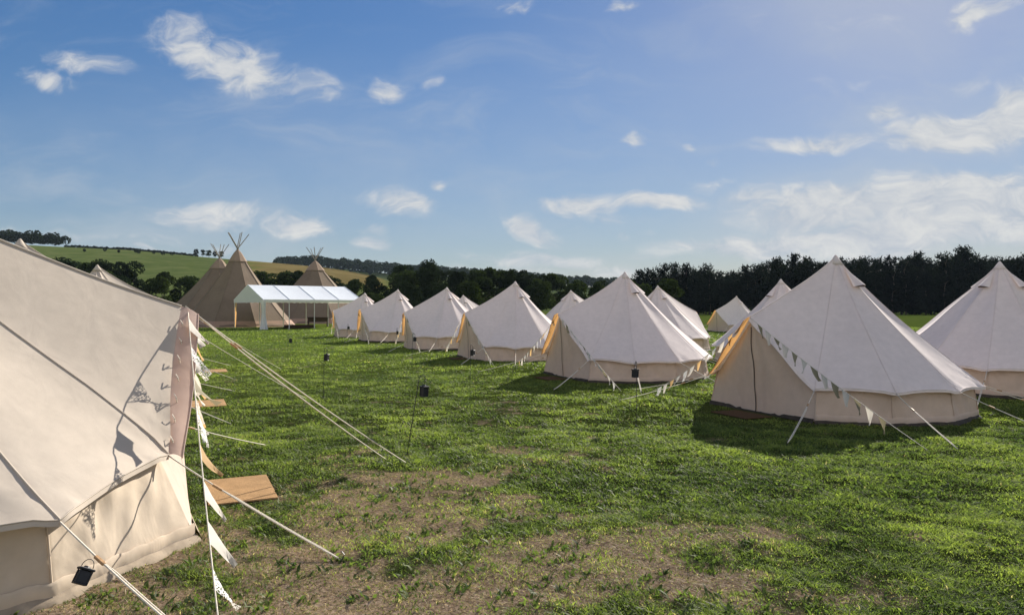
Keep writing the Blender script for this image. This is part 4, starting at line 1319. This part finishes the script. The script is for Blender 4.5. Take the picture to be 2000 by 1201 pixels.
st = N(nt, 'ShaderNodeMapping'); st.inputs['Scale'].default_value = (1.3, 4.5, 1); st.inputs['Rotation'].default_value = (0, 0, R(8)); L(nt, uvw.outputs[0], st.inputs['Vector'])
sn = N(nt, 'ShaderNodeTexNoise', inp={'Scale': 2.6, 'Detail': 9.0, 'Roughness': .62, 'Distortion': .6}); L(nt, st.outputs[0], sn.inputs['Vector'])
sr = N(nt, 'ShaderNodeMapRange', interpolation_type='SMOOTHSTEP', inp={1: .46, 2: .80, 3: 0, 4: .34}); L(nt, sn.outputs['Fac'], sr.inputs[0])
va = N(nt, 'ShaderNodeMath', operation='ADD', use_clamp=True); L(nt, vm.outputs[0], va.inputs[0]); L(nt, sr.outputs[0], va.inputs[1])
veiled = mixc(nt, va.outputs[0], hs.outputs[0], (4.4, 4.85, 5.4))
cmix = mixc(nt, dn.outputs[0], veiled, ccol)
# added unseen clouds behind the camera, fill light for the shaded tent sides
bn = N(nt, 'ShaderNodeTexNoise', inp={'Scale': 2.6, 'Detail': 7.0, 'Roughness': .58}); L(nt, tc.outputs['Generated'], bn.inputs['Vector'])
b1 = N(nt, 'ShaderNodeMapRange', interpolation_type='SMOOTHSTEP', inp={1: .40, 2: .62, 3: 0, 4: 1}); L(nt, bn.outputs['Fac'], b1.inputs[0])
b2 = N(nt, 'ShaderNodeMapRange', interpolation_type='SMOOTHSTEP', inp={1: -.05, 2: -.45, 3: 0, 4: 1}); L(nt, sep.outputs['Y'], b2.inputs[0])
b3 = N(nt, 'ShaderNodeMath', operation='MULTIPLY'); L(nt, b1.outputs[0], b3.inputs[0]); L(nt, b2.outputs[0], b3.inputs[1])
cmix = mixc(nt, b3.outputs[0], cmix, (BACK_FILL * 1.03, BACK_FILL, BACK_FILL * .98))
L(nt, cmix, bg.inputs['Color'])
L(nt, bg.outputs[0], wo.inputs[0])

sun = bpy.data.lights.new('sun', 'SUN'); sun.energy = 5.0; sun.angle = R(.53); sun.color = (1.0, .93, .82)
so = bpy.data.objects.new('sun', sun); col.objects.link(so)
so.rotation_euler = (-sun_dir).to_track_quat('-Z', 'Y').to_euler(); so.location = (30, 60, 50)

# ------------------------------------------------------------------ camera
cam = bpy.data.cameras.new('camera'); cam.sensor_width = 36; cam.lens = F / 2000 * 36; cam.clip_end = 6000; cam.clip_start = .05
co = bpy.data.objects.new('camera', cam); col.objects.link(co)
co.location = (0, 0, CAMH); co.rotation_euler = (R(90), 0, 0)
sc.camera = co
vs = sc.view_settings
vs.view_transform = 'Standard'; vs.look = 'None'; vs.exposure = 0.95; vs.gamma = 1; vs.use_curve_mapping = False
sc.cycles.max_bounces = 8; sc.cycles.transparent_max_bounces = 8

HAZE = .00006
mb = MB(); mb.box((0, 640, 40), (3400, 1380, 86))
hm, hnt, hout = new_mat('haze air')
pv = N(hnt, 'ShaderNodeVolumePrincipled', inp={'Density': HAZE}); pv.inputs['Color'].default_value = (.62, .78, 1.0, 1)
L(hnt, pv.outputs[0], hout.inputs['Volume'])
hz = mb.build('haze', hm); tag(hz, kind='stuff')
for o in bpy.data.objects:
    if o.get('label') and len(o['label'].split()) > 16: open('/tmp/long.txt', 'a').write(o.name + ' ' + o['label'] + '\n')
